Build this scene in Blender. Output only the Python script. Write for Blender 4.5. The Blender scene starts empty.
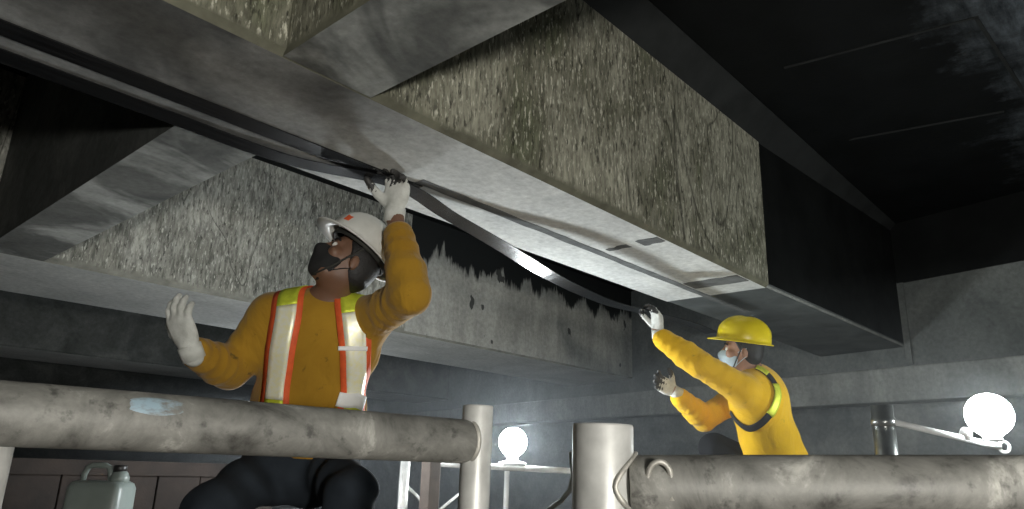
import bpy, bmesh, math, random
import numpy as np
from mathutils import Vector, Matrix

random.seed(7)
rng = np.random.default_rng(7)
scene = bpy.context.scene
COL = scene.collection

# ------------------------------------------------------------------ camera
# world axes: x along the girders (away, right), y across them (away, left), z up; camera is the origin
R = np.array([[0.66757154, -0.23187773, -0.70751746],
              [-0.74386376, -0.16705415, -0.64711638],
              [0.03185815, 0.95829308, -0.28400603]])
FPX = 718.57
cam_data = bpy.data.cameras.new('camera')
cam_data.sensor_width = 36.0
cam_data.lens = FPX / 1024 * 36.0
cam_data.clip_start = 0.05
cam = bpy.data.objects.new('camera', cam_data)
COL.objects.link(cam)
m4 = Matrix.Identity(4)
for i in range(3):
    for j in range(3):
        m4[i][j] = R[i, j]
cam.matrix_world = m4
scene.camera = cam

# ------------------------------------------------------------------ world / exposure
world = bpy.data.worlds.new('night')
scene.world = world
world.use_nodes = True
world.node_tree.nodes['Background'].inputs[0].default_value = (0.75, 0.9, 1.0, 1)
world.node_tree.nodes['Background'].inputs[1].default_value = 0.006
scene.view_settings.view_transform = 'Standard'
scene.view_settings.look = 'None'
scene.view_settings.gamma = 1.0
scene.view_settings.exposure = 0.0
scene.view_settings.use_curve_mapping = False
BULB_ONE = 290.0      # lamp behind the left guardrail post
BULB_TWO = 68.0       # lamp at the right
BULB_KEY = 800.0      # work lamp to the right of the photographer
BULB_REAR = 130.0      # lamp hidden behind the worker in the white helmet

# ------------------------------------------------------------------ helpers
def at(px, py, depth):
    c = np.array([(px - 512) / FPX, -(py - 254.5) / FPX, -1.0]) * depth
    return R @ c

def cv(x, y, z):
    """camera-style vector (right, up, toward the viewer) as a unit world vector"""
    v = R @ np.array([x, y, z], float)
    return v / np.linalg.norm(v)

def nrm(v):
    v = np.asarray(v, float)
    return v / np.linalg.norm(v)

class MB:
    """collects shapes into one mesh"""
    def __init__(self):
        self.v = []
        self.f = []
    def add(self, vs, fs):
        o = len(self.v)
        self.v += [tuple(map(float, p)) for p in vs]
        self.f += [tuple(int(i) + o for i in q) for q in fs]
        return self
    def box(self, lo, hi):
        x0, y0, z0 = lo
        x1, y1, z1 = hi
        vs = [(x0, y0, z0), (x1, y0, z0), (x1, y1, z0), (x0, y1, z0), (x0, y0, z1), (x1, y0, z1), (x1, y1, z1), (x0, y1, z1)]
        return self.add(vs, [(0, 3, 2, 1), (4, 5, 6, 7), (0, 1, 5, 4), (1, 2, 6, 5), (2, 3, 7, 6), (3, 0, 4, 7)])
    def hexa(self, vs):
        return self.add(vs, [(0, 3, 2, 1), (4, 5, 6, 7), (0, 1, 5, 4), (1, 2, 6, 5), (2, 3, 7, 6), (3, 0, 4, 7)])
    def obox(self, c, ax, ay, az, hx, hy, hz, bev=0.0):
        c = np.asarray(c, float)
        vs = []
        for sz in (-1, 1):
            for sx, sy in ((-1, -1), (1, -1), (1, 1), (-1, 1)):
                vs.append(c + ax * sx * hx + ay * sy * hy + az * sz * hz)
        return self.hexa(vs)
    def tube(self, pts, r, seg=12, caps=True, closed=False):
        pts = [np.asarray(p, float) for p in pts]
        n = len(pts)
        rs = r if hasattr(r, '__len__') else [r] * n
        tang = []
        for i in range(n):
            a = pts[(i - 1) % n] if (closed or i > 0) else pts[i]
            b = pts[(i + 1) % n] if (closed or i < n - 1) else pts[i]
            tang.append(nrm(b - a))
        ref = np.array([0, 0, 1.0]) if abs(tang[0][2]) < 0.9 else np.array([1.0, 0, 0])
        u = nrm(np.cross(tang[0], ref))
        vs = []
        for i in range(n):
            u = nrm(u - tang[i] * np.dot(u, tang[i]))
            w = np.cross(tang[i], u)
            for k in range(seg):
                a = 2 * math.pi * k / seg
                vs.append(pts[i] + (u * math.cos(a) + w * math.sin(a)) * rs[i])
        fs = []
        m = n if closed else n - 1
        for i in range(m):
            j = (i + 1) % n
            for k in range(seg):
                k2 = (k + 1) % seg
                fs.append((i * seg + k, i * seg + k2, j * seg + k2, j * seg + k))
        if caps and not closed:
            fs.append(tuple(range(seg - 1, -1, -1)))
            fs.append(tuple((n - 1) * seg + k for k in range(seg)))
        return self.add(vs, fs)
    def lathe(self, prof, o, axis, seg=24):
        """prof: list of (radius, height) along axis"""
        o = np.asarray(o, float)
        axis = nrm(axis)
        pts = [o + axis * h for _, h in prof]
        ref = np.array([0, 0, 1.0]) if abs(axis[2]) < 0.9 else np.array([1.0, 0, 0])
        u = nrm(np.cross(axis, ref))
        w = np.cross(axis, u)
        vs = []
        for (r, h), p in zip(prof, pts):
            for k in range(seg):
                a = 2 * math.pi * k / seg
                vs.append(p + (u * math.cos(a) + w * math.sin(a)) * max(r, 1e-4))
        fs = []
        for i in range(len(prof) - 1):
            for k in range(seg):
                k2 = (k + 1) % seg
                fs.append((i * seg + k, i * seg + k2, (i + 1) * seg + k2, (i + 1) * seg + k))
        fs.append(tuple(range(seg - 1, -1, -1)))
        fs.append(tuple((len(prof) - 1) * seg + k for k in range(seg)))
        return self.add(vs, fs)
    def sphere(self, c, r, seg=24, rings=14):
        c = np.asarray(c, float)
        prof = [(r * math.sin(math.pi * i / rings), -r * math.cos(math.pi * i / rings)) for i in range(rings + 1)]
        return self.lathe(prof, c, (0, 0, 1), seg)
    def build(self, name, mat, parent=None, smooth=False, bevel=0.0):
        return make_obj(name, self.v, self.f, mat, parent, smooth, bevel)

def make_obj(name, v, f, mat, parent=None, smooth=False, bevel=0.0, fix=True):
    v = np.asarray(v, float)
    org = np.array(parent_world(parent)) if parent is not None else np.zeros(3)
    me = bpy.data.meshes.new(name)
    me.from_pydata((v - org).tolist(), [], [tuple(map(int, q)) for q in f])
    me.validate()
    if fix:
        bm = bmesh.new()
        bm.from_mesh(me)
        bmesh.ops.recalc_face_normals(bm, faces=bm.faces)
        bm.to_mesh(me)
        bm.free()
    me.update()
    mats = mat if isinstance(mat, (list, tuple)) else [mat]
    for m in mats:
        me.materials.append(m)
    if smooth:
        me.polygons.foreach_set('use_smooth', [True] * len(me.polygons))
    o = bpy.data.objects.new(name, me)
    COL.objects.link(o)
    if parent is not None:
        o.parent = parent
    if bevel > 0:
        b = o.modifiers.new('bevel', 'BEVEL')
        b.width = bevel
        b.segments = 2
        b.limit_method = 'ANGLE'
        b.angle_limit = math.radians(50)
    return o

def parent_world(p):
    v = Vector((0, 0, 0))
    while p is not None:
        v = v + p.location
        p = p.parent
    return v

def tag(o, label, cat, group=None, kind=None):
    o['label'] = label
    o['category'] = cat
    if group:
        o['group'] = group
    if kind:
        o['kind'] = kind
    return o

def thing(name, loc, label, cat, group=None, kind=None):
    o = bpy.data.objects.new(name, None)
    o.empty_display_size = 0.1
    COL.objects.link(o)
    o.location = tuple(float(a) for a in loc)
    return tag(o, label, cat, group, kind)

# ------------------------------------------------------------------ materials
class NT:
    def __init__(self, name):
        self.m = bpy.data.materials.new(name)
        self.m.use_nodes = True
        self.t = self.m.node_tree
        self.b = self.t.nodes['Principled BSDF']
        self.tc = None
    def n(self, typ, **kw):
        nd = self.t.nodes.new(typ)
        for k, v in kw.items():
            setattr(nd, k, v)
        return nd
    def l(self, a, b):
        self.t.links.new(a, b)
    def coord(self, scale=(1, 1, 1), loc=(0, 0, 0), rot=(0, 0, 0)):
        if self.tc is None:
            self.tc = self.n('ShaderNodeNewGeometry')
        mp = self.n('ShaderNodeMapping')
        mp.inputs['Scale'].default_value = scale
        mp.inputs['Location'].default_value = loc
        mp.inputs['Rotation'].default_value = rot
        self.l(self.tc.outputs['Position'], mp.inputs['Vector'])
        return mp.outputs['Vector']
    def noise(self, scale, detail=4, rough=0.55, vscale=(1, 1, 1), dist=0.0, loc=(0, 0, 0)):
        nd = self.n('ShaderNodeTexNoise')
        nd.inputs['Scale'].default_value = scale
        nd.inputs['Detail'].default_value = detail
        nd.inputs['Roughness'].default_value = rough
        nd.inputs['Distortion'].default_value = dist
        self.l(self.coord(vscale, loc), nd.inputs['Vector'])
        return nd.outputs['Fac']
    def ramp(self, fac, stops):
        nd = self.n('ShaderNodeValToRGB')
        e = nd.color_ramp.elements
        while len(e) < len(stops):
            e.new(0.5)
        for el, (p, c) in zip(e, stops):
            el.position = p
            c = c if hasattr(c, '__len__') else (c, c, c)
            el.color = (c[0], c[1], c[2], 1)
        self.l(fac, nd.inputs['Fac'])
        return nd.outputs['Color']
    def math(self, op, a, b=None, clamp=False):
        nd = self.n('ShaderNodeMath', operation=op)
        nd.use_clamp = clamp
        for i, s in enumerate((a, b)):
            if s is None:
                continue
            if isinstance(s, (int, float)):
                nd.inputs[i].default_value = s
            else:
                self.l(s, nd.inputs[i])
        return nd.outputs[0]
    def mix(self, fac, a, b, mode='MIX'):
        nd = self.n('ShaderNodeMix', data_type='RGBA', blend_type=mode)
        for s, i in ((fac, 0), (a, 6), (b, 7)):
            if isinstance(s, (int, float)):
                nd.inputs[i].default_value = s
            elif isinstance(s, tuple):
                nd.inputs[i].default_value = (s[0], s[1], s[2], 1)
            else:
                self.l(s, nd.inputs[i])
        return nd.outputs[2]
    def sep(self):
        s = self.n('ShaderNodeSeparateXYZ')
        self.l(self.coord(), s.inputs[0])
        return s.outputs
    def bump(self, h, strength=0.5, dist=0.01):
        nd = self.n('ShaderNodeBump')
        nd.inputs['Strength'].default_value = strength
        nd.inputs['Distance'].default_value = dist
        self.l(h, nd.inputs['Height'])
        self.l(nd.outputs['Normal'], self.b.inputs['Normal'])
    def base(self, c, rough=0.8, metal=0.0, spec=0.5):
        if isinstance(c, tuple):
            self.b.inputs['Base Color'].default_value = (c[0], c[1], c[2], 1)
        else:
            self.l(c, self.b.inputs['Base Color'])
        if isinstance(rough, (int, float)):
            self.b.inputs['Roughness'].default_value = rough
        else:
            self.l(rough, self.b.inputs['Roughness'])
        self.b.inputs['Metallic'].default_value = metal
        self.b.inputs['Specular IOR Level'].default_value = spec
        return self.m

def simple(name, c1, c2=None, scale=8, rough=0.7, metal=0.0, bump=0.0, bscale=40, spec=0.5, lo=0.35, hi=0.65):
    t = NT(name)
    if c2 is None:
        c2 = tuple(x * 0.75 for x in c1)
    col = t.ramp(t.noise(scale, 5), [(lo, c2), (hi, c1)])
    if bump:
        t.bump(t.noise(bscale, 4), bump, 0.004)
    return t.base(col, rough, metal, spec)

def mottled_concrete(name, dark, mid, light, rough=0.85, scale=2.2, bump=0.35, vs=(1, 1, 1), extra=None):
    t = NT(name)
    a = t.noise(scale, 8, 0.62, vs, 0.6)
    col = t.ramp(a, [(0.28, dark), (0.5, mid), (0.72, light)])
    fine = t.ramp(t.noise(30, 5, 0.7), [(0.3, 0.72), (0.7, 1.12)])
    col = t.mix(1.0, col, fine, 'MULTIPLY')
    t.bump(t.noise(28, 8, 0.7), bump, 0.006)
    return t, col

def scabbled_concrete(name, green, dark, mid, light, margin_z=1.04):
    """vertically chiselled face with pale chips, rust/green patches and smoother lower margin"""
    t = NT(name)
    x, y, z = t.sep()
    big = t.noise(1.6, 5, 0.6, (1, 1, 0.7), 0.5)
    med = t.noise(5.0, 5, 0.65, (1, 1, 0.6), 0.6, (1, 3, 2))
    big = t.math('ADD', t.math('MULTIPLY', big, 0.6), t.math('MULTIPLY', med, 0.4))
    col = t.ramp(big, [(0.36, green), (0.46, dark), (0.56, mid), (0.68, tuple(k * 1.25 for k in mid))])
    streak = t.noise(46, 6, 0.68, (1, 1, 0.22), 0.12)
    sf = t.ramp(streak, [(0.38, 0.5), (0.52, 0.95), (0.66, 1.35)])
    col = t.mix(1.0, col, sf, 'MULTIPLY')
    chips = t.noise(85, 3, 0.6, (1, 1, 0.3))
    cf = t.ramp(chips, [(0.575, 0.0), (0.68, 1.0)])
    col = t.mix(t.math('MULTIPLY', cf, 0.85), col, light)
    pit = t.ramp(t.noise(60, 3, 0.6, (1, 1, 0.3), 0, (4, 2, 1)), [(0.33, 0.3), (0.43, 1.0)])
    col = t.mix(1.0, col, pit, 'MULTIPLY')
    # a few long dark cracks
    cr = t.noise(1.7, 2, 0.5, (1, 1, 0.25), 1.0, (3.1, 0, 0))
    crf = t.ramp(t.math('ABSOLUTE', t.math('SUBTRACT', cr, 0.5)), [(0.0, 0.35), (0.004, 1.0)])
    col = t.mix(1.0, col, crf, 'MULTIPLY')
    # untouched lower margin
    wob = t.math('MULTIPLY', t.noise(9, 4, 0.6), 0.05)
    mf = t.math('SUBTRACT', z, wob)
    mm = t.n('ShaderNodeMapRange')
    mm.inputs[1].default_value = margin_z - 0.015
    mm.inputs[2].default_value = margin_z + 0.01
    t.l(mf, mm.inputs[0])
    marg = t.ramp(t.noise(10, 5, 0.6), [(0.3, tuple(k * 0.55 for k in dark)), (0.7, tuple(k * 1.05 for k in dark))])
    col = t.mix(mm.outputs[0], marg, col)
    h = t.math('ADD', streak, t.math('MULTIPLY', chips, 0.6))
    t.bump(t.math('MULTIPLY', h, mm.outputs[0]), 0.5, 0.009)
    return t.base(col, 0.9, 0, 0.25)

M = {}
M['face_main'] = scabbled_concrete('chiselled_concrete_main', (0.13, 0.14, 0.088), (0.165, 0.163, 0.12), (0.31, 0.305, 0.24), (0.62, 0.61, 0.50), 1.006)
M['face_back'] = scabbled_concrete('chiselled_concrete_back', (0.26, 0.26, 0.225), (0.25, 0.25, 0.215), (0.36, 0.36, 0.32), (0.62, 0.62, 0.55), 1.015)

t, c = mottled_concrete('soffit_concrete', (0.42, 0.43, 0.42), (0.56, 0.57, 0.55), (0.68, 0.69, 0.66), scale=2.4)
# mottled blotches; the near end's missing light is painted in with them
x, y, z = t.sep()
blotchy = t.ramp(t.noise(1.7, 4, 0.55, (1, 1, 1), 0.8, (0.3, 1.7, 0)), [(0.42, 0.18), (0.62, 0.52)])
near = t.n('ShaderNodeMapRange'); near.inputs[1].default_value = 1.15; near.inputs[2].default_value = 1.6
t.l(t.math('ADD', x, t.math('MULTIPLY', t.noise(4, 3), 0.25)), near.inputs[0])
c = t.mix(1.0, c, t.mix(near.outputs[0], blotchy, (1, 1, 1)), 'MULTIPLY')
M['soffit'] = t.base(c, 0.8, 0, 0.3)

t, c = mottled_concrete('cross_beam_concrete', (0.17, 0.18, 0.17), (0.30, 0.31, 0.29), (0.40, 0.41, 0.385), scale=2.6)
blotchy = t.ramp(t.noise(2.1, 4, 0.55, (1, 1, 1), 1.0, (0.9, 0.2, 0)), [(0.45, 0.4), (0.56, 1.0)])
M['cross'] = t.base(t.mix(1.0, c, blotchy, 'MULTIPLY'), 0.85, 0, 0.3)

t, c = mottled_concrete('second_soffit_concrete', (0.36, 0.37, 0.35), (0.46, 0.47, 0.45), (0.55, 0.56, 0.53), scale=2.2)
M['soffit_back'] = t.base(c, 0.85, 0, 0.3)
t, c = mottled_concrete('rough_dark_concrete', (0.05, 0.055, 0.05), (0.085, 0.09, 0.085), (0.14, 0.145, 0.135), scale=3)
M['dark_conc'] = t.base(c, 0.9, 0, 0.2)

# far part of second girder: dripping black coating over plain concrete
t, c = mottled_concrete('stained_concrete', (0.28, 0.285, 0.26), (0.40, 0.40, 0.365), (0.50, 0.50, 0.46), scale=1.8, vs=(1, 1, 0.6))
x, y, z = t.sep()
st = t.ramp(t.noise(7, 5, 0.65, (1, 1, 0.14), 0.2), [(0.35, 0.8), (0.65, 1.1)])
c = t.mix(1.0, c, st, 'MULTIPLY')
drip = t.math('MULTIPLY', t.noise(3.2, 5, 0.68, (1, 1, 0.22), 0.3), 0.95)
lim = t.math('SUBTRACT', t.math('ADD', z, drip), 0.0)
mr = t.n('ShaderNodeMapRange'); mr.inputs[1].default_value = 2.10; mr.inputs[2].default_value = 2.16
t.l(lim, mr.inputs[0])
mx = t.n('ShaderNodeMapRange'); mx.inputs[1].default_value = 2.9; mx.inputs[2].default_value = 3.6
t.l(x, mx.inputs[0])
blot = t.ramp(t.noise(5.5, 3, 0.6, (1, 1, 0.55), 0, (7, 1, 3)), [(0.645, 0.0), (0.66, 1.0)])
cov = t.math('MAXIMUM', t.math('MULTIPLY', mr.outputs[0], mx.outputs[0]), t.math('MULTIPLY', blot, 0.85))
c = t.mix(cov, c, (0.018, 0.02, 0.02))
M['stained'] = t.base(c, 0.85, 0, 0.25)

t, c = mottled_concrete('pier_concrete', (0.17, 0.18, 0.17), (0.25, 0.26, 0.245), (0.33, 0.34, 0.32), scale=1.7)
st = t.ramp(t.noise(5, 5, 0.65, (1, 1, 0.12), 0.2), [(0.35, 0.72), (0.65, 1.08)])
M['pier'] = t.base(t.mix(1.0, c, st, 'MULTIPLY'), 0.88, 0, 0.25)
t, c = mottled_concrete('end_wall_concrete', (0.08, 0.088, 0.085), (0.13, 0.14, 0.135), (0.18, 0.19, 0.18), scale=1.9)
M['end_wall'] = t.base(c, 0.88, 0, 0.25)

t = NT('near_black_matte')  # near-black tone of the girder's far end and the wall's top band
c = t.ramp(t.noise(3, 6, 0.6), [(0.3, (0.004, 0.0045, 0.0045)), (0.7, (0.009, 0.010, 0.010))])
t.bump(t.noise(18, 5), 0.25, 0.004)
M['black'] = t.base(c, t.ramp(t.noise(5, 3), [(0.3, 0.6), (0.7, 0.8)]), 0, 0.12)

t = NT('dark_grey_matte')  # dark grey tone for the underside of the girder's black end
c = t.ramp(t.noise(4, 6, 0.6, (1, 1, 1), 0.5), [(0.3, (0.045, 0.05, 0.05)), (0.7, (0.10, 0.11, 0.108))])
t.bump(t.noise(24, 5), 0.25, 0.004)
M['dark_grey'] = t.base(c, 0.7, 0, 0.3)

M['haunch'] = simple('dark_haunch_coating', (0.022, 0.024, 0.024), (0.013, 0.014, 0.014), 5, 0.75, 0, 0.3, 20, 0.2)
# slab: black coating, with a corner sheen painted in as a ragged pale patch
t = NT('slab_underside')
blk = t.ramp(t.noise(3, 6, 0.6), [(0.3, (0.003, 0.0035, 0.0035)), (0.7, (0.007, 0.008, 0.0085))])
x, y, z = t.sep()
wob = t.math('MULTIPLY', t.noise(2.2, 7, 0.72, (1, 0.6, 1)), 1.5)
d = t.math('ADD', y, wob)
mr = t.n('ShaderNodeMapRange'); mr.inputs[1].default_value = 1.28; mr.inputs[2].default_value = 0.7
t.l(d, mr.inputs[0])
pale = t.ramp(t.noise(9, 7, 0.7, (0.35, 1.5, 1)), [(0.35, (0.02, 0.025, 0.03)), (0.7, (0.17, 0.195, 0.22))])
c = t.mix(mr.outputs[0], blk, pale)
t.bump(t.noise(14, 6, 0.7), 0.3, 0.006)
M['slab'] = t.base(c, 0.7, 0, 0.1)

# loose rough face below the pier cap
t, c = mottled_concrete('rough_earth_face', (0.10, 0.11, 0.11), (0.17, 0.18, 0.178), (0.26, 0.27, 0.26), scale=2.2, bump=0.6)
M['earth'] = t.base(c, 0.95, 0, 0.15)
M['ground'] = simple('damp_ground', (0.07, 0.062, 0.052), (0.04, 0.036, 0.032), 3, 0.95, bump=0.6, bscale=20)

t = NT('dusty_steel_tube')
a = t.noise(9, 7, 0.68, (1, 1, 1), 0.5)
c = t.ramp(a, [(0.32, (0.06, 0.058, 0.053)), (0.42, (0.15, 0.148, 0.135)), (0.56, (0.24, 0.237, 0.216)), (0.67, (0.50, 0.49, 0.45))])
spots = t.ramp(t.noise(38, 4, 0.6), [(0.30, 0.45), (0.42, 1.0)])
c = t.mix(1.0, c, spots, 'MULTIPLY')
t.bump(t.noise(30, 6, 0.7), 0.35, 0.003)
t.b.inputs['Metallic'].default_value = 0.0
M['dusty'] = t.base(c, t.ramp(a, [(0.3, 0.45), (0.7, 0.75)]), 0.15, 0.5)

t = NT('galvanised_steel')
a = t.noise(14, 5, 0.6)
c = t.ramp(a, [(0.3, (0.42, 0.42, 0.40)), (0.7, (0.66, 0.66, 0.63))])
t.bump(t.noise(40, 4), 0.1, 0.002)
M['galv'] = t.base(c, t.ramp(a, [(0.3, 0.35), (0.7, 0.5)]), 0.2, 0.6)
M['dark_steel'] = simple('dark_shiny_steel', (0.36, 0.37, 0.36), (0.24, 0.25, 0.245), 12, 0.3, 0.85)
M['weld'] = simple('weld_metal', (0.62, 0.60, 0.54), (0.33, 0.32, 0.29), 30, 0.55, 0.5, 0.4, 60)
t = NT('blue_paint_smear')
c = t.ramp(t.noise(9, 7, 0.68, (1, 1, 1), 0.5), [(0.32, (0.06, 0.058, 0.053)), (0.42, (0.15, 0.148, 0.135)), (0.56, (0.24, 0.237, 0.216)), (0.67, (0.50, 0.49, 0.45))])
c = t.mix(t.ramp(t.noise(45, 5, 0.65, (0.5, 1, 1)), [(0.42, 0.0), (0.58, 0.85)]), c, (0.30, 0.42, 0.50))
M['blue_paint'] = t.base(c, 0.6)
M['white_metal'] = simple('white_painted_metal', (0.75, 0.76, 0.76), (0.6, 0.61, 0.61), 15, 0.45)
M['white_plastic'] = simple('white_lamp_socket', (0.8, 0.8, 0.8), (0.7, 0.7, 0.7), 15, 0.4)
M['cable'] = simple('pale_cable', (0.5, 0.5, 0.46), (0.35, 0.35, 0.32), 20, 0.5)
M['wood'] = simple('old_wood', (0.036, 0.026, 0.021), (0.018, 0.014, 0.012), 6, 0.85, bump=0.4)
M['plank'] = simple('scaffold_plank_wood', (0.24, 0.18, 0.12), (0.13, 0.10, 0.07), 7, 0.85, bump=0.4)
M['wood_post'] = simple('brown_post_wood', (0.13, 0.10, 0.08), (0.08, 0.062, 0.05), 9, 0.8, bump=0.3)

# carbon strip: glossy black laminate with fine fibres
t = NT('carbon_laminate')
fib = t.noise(60, 3, 0.6, (0.06, 1, 1))
c = t.ramp(fib, [(0.35, (0.007, 0.0075, 0.008)), (0.65, (0.018, 0.019, 0.02))])
t.bump(fib, 0.12, 0.002)
M['carbon'] = t.base(c, 0.16, 0.0, 0.7)
M['epoxy'] = simple('grey_epoxy', (0.15, 0.155, 0.155), (0.10, 0.105, 0.105), 14, 0.9, 0, 0.2, 30, 0.1)

def shirt_mat(name, c1, c2, dirt, amount):
    t = NT(name)
    c = t.ramp(t.noise(5, 5, 0.6), [(0.3, c2), (0.7, c1)])
    sp = t.ramp(t.noise(16, 4, 0.65, (1, 1, 1), 0.4, (2, 5, 1)), [(0.62, 0.0), (0.72, 1.0)])
    c = t.mix(t.math('MULTIPLY', sp, amount), c, dirt)
    wr = t.noise(7, 3, 0.5, (1.0, 1.0, 0.55), 1.6)
    weave = t.noise(220, 2, 0.5)
    t.bump(t.math('ADD', wr, t.math('MULTIPLY', weave, 0.05)), 0.55, 0.03)
    t.b.inputs['Sheen Weight'].default_value = 0.15
    return t.base(c, 0.9, 0, 0.15)
M['shirt_one'] = shirt_mat('mustard_cotton', (0.42, 0.235, 0.024), (0.33, 0.175, 0.017), (0.06, 0.045, 0.015), 0.75)
M['shirt_two'] = shirt_mat('bright_yellow_cotton', (0.83, 0.50, 0.012), (0.72, 0.42, 0.010), (0.3, 0.2, 0.02), 0.45)
M['trousers'] = simple('dark_navy_cloth', (0.03, 0.038, 0.048), (0.018, 0.023, 0.03), 6, 0.9, bump=0.4, bscale=12, spec=0.2)
M['trousers_two'] = simple('black_work_cloth', (0.012, 0.012, 0.014), (0.007, 0.007, 0.008), 6, 0.9, bump=0.4, bscale=12, spec=0.2)
M['boot'] = simple('black_rubber', (0.02, 0.02, 0.02), (0.012, 0.012, 0.012), 10, 0.5)
def skin_mat(name, c):
    t = NT(name)
    col = t.ramp(t.noise(14, 4, 0.6), [(0.3, tuple(k * 0.78 for k in c)), (0.7, c)])
    t.bump(t.noise(120, 3), 0.15, 0.001)
    t.b.inputs['Subsurface Weight'].default_value = 0.08
    t.b.inputs['Subsurface Radius'].default_value = (0.01, 0.004, 0.002)
    return t.base(col, 0.5, 0, 0.4)
M['skin'] = skin_mat('brown_skin', (0.20, 0.105, 0.065))
M['skin_two'] = skin_mat('warm_brown_skin', (0.34, 0.19, 0.125))
M['eye'] = simple('eye_white', (0.75, 0.73, 0.68), (0.7, 0.68, 0.62), 5, 0.2)
M['iris'] = simple('dark_iris', (0.02, 0.012, 0.008), (0.015, 0.01, 0.006), 5, 0.2)
M['hair'] = simple('black_hair', (0.012, 0.011, 0.010), (0.007, 0.006, 0.006), 60, 0.6, bump=0.5, bscale=150)
M['mask_black'] = simple('black_mask_cloth', (0.014, 0.014, 0.014), (0.009, 0.009, 0.009), 20, 0.85, bump=0.3)
M['mask_blue'] = simple('pale_blue_mask', (0.45, 0.56, 0.62), (0.40, 0.50, 0.56), 20, 0.8)
M['helmet_white'] = simple('scuffed_white_plastic', (0.66, 0.66, 0.62), (0.5, 0.5, 0.46), 10, 0.4, lo=0.3, hi=0.6)
M['helmet_yellow'] = simple('yellow_plastic', (0.78, 0.62, 0.018), (0.68, 0.53, 0.014), 6, 0.32)
M['liner'] = simple('dark_helmet_liner', (0.03, 0.03, 0.024), (0.018, 0.018, 0.015), 15, 0.7)
M['orange'] = simple('orange_webbing', (0.85, 0.13, 0.03), (0.7, 0.10, 0.025), 30, 0.7)
M['black_web'] = simple('black_webbing', (0.014, 0.013, 0.013), (0.01, 0.009, 0.009), 30, 0.8)
M['lime'] = simple('lime_reflective', (0.80, 0.88, 0.08), (0.66, 0.74, 0.05), 50, 0.5, 0.35)
t = NT('pale_reflective_tape')
c = t.ramp(t.noise(60, 3, 0.6), [(0.3, (1.0, 0.95, 0.55)), (0.6, (1.0, 0.99, 0.82))])
t.b.inputs['Sheen Weight'].default_value = 0.4
M['tape'] = t.base(c, 0.42, 0.22, 0.8)
M['white_flap'] = simple('white_reflective_flap', (0.93, 0.93, 0.90), (0.85, 0.85, 0.82), 20, 0.5)
M['glove'] = simple('white_knit', (0.66, 0.67, 0.63), (0.5, 0.51, 0.47), 25, 0.9, bump=0.4, bscale=150)
M['glove_grip'] = simple('black_glove_grip', (0.02, 0.02, 0.02), (0.05, 0.05, 0.048), 30, 0.6)
M['can'] = simple('translucent_can_plastic', (0.20, 0.235, 0.22), (0.16, 0.19, 0.175), 6, 0.4)
M['can_cap'] = simple('black_cap_plastic', (0.02, 0.02, 0.02), (0.014, 0.014, 0.014), 6, 0.4)
def emit(name, col, strength):
    m = bpy.data.materials.new(name)
    m.use_nodes = True
    b = m.node_tree.nodes['Principled BSDF']
    b.inputs['Base Color'].default_value = (0.9, 0.9, 0.9, 1)
    b.inputs['Emission Color'].default_value = (*col, 1)
    b.inputs['Emission Strength'].default_value = strength
    return m
M['bulb_one'] = emit('lit_bulb_one', (0.90, 0.97, 1.0), BULB_ONE)
M['bulb_two'] = emit('lit_bulb_two', (0.90, 0.98, 0.98), BULB_TWO)
M['bulb_key'] = emit('lit_bulb_key', (1.0, 0.97, 0.9), BULB_KEY)
M['bulb_far'] = emit('lit_bulb_far', (0.92, 0.97, 1.0), 360.0)
M['bulb_rear'] = emit('lit_bulb_rear', (0.92, 0.97, 1.0), BULB_REAR)

# ------------------------------------------------------------------ the structure: girders, slab, pier
ZS, ZT = 1.0, 2.0          # soffit and slab levels above the camera
Y1A, Y1B = 1.545, 2.20     # main girder
Y2A, Y2B = 4.45, 5.56      # second girder
Y3A, Y3B = 8.55, 9.65      # third girder
XC0, XC1 = 0.80, 1.08      # cross beam
X0 = -1.6
SK = 0.25                  # skew of the pier
def xw(y, off=0.0):
    return 5.8 + SK * y + off

def prism_x(poly, x0, x1):
    """extrude a (y, z) outline along x; x0/x1 may be callables of y"""
    n = len(poly)
    a = [((x0(y) if callable(x0) else x0), y, z) for y, z in poly]
    b = [((x1(y) if callable(x1) else x1), y, z) for y, z in poly]
    fs = [tuple(range(n)), tuple(range(2 * n - 1, n - 1, -1))]
    for i in range(n):
        j = (i + 1) % n
        fs.append((i, i + n, j + n, j))
    return a + b, fs

def girder_poly(ya, yb, ch=0.018):
    return [(ya, ZT), (ya, ZS + ch), (ya + ch, ZS), (yb - ch, ZS), (yb, ZS + ch), (yb, ZT)]

def build_girder(name, label, ya, yb, x1, face_mat, soffit_mat, side_mat):
    g = thing(name, (0, 0.5 * (ya + yb), ZS), label, 'girder', kind='structure')
    v, f = prism_x(girder_poly(ya, yb), X0, x1)
    ob = make_obj('girder_body', v, f, [face_mat, soffit_mat, side_mat], g)
    for p in ob.data.polygons:
        nz, ny = p.normal.z, p.normal.y
        if nz < -0.9:
            p.material_index = 1
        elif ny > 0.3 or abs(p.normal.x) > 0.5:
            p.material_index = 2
    return g

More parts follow.
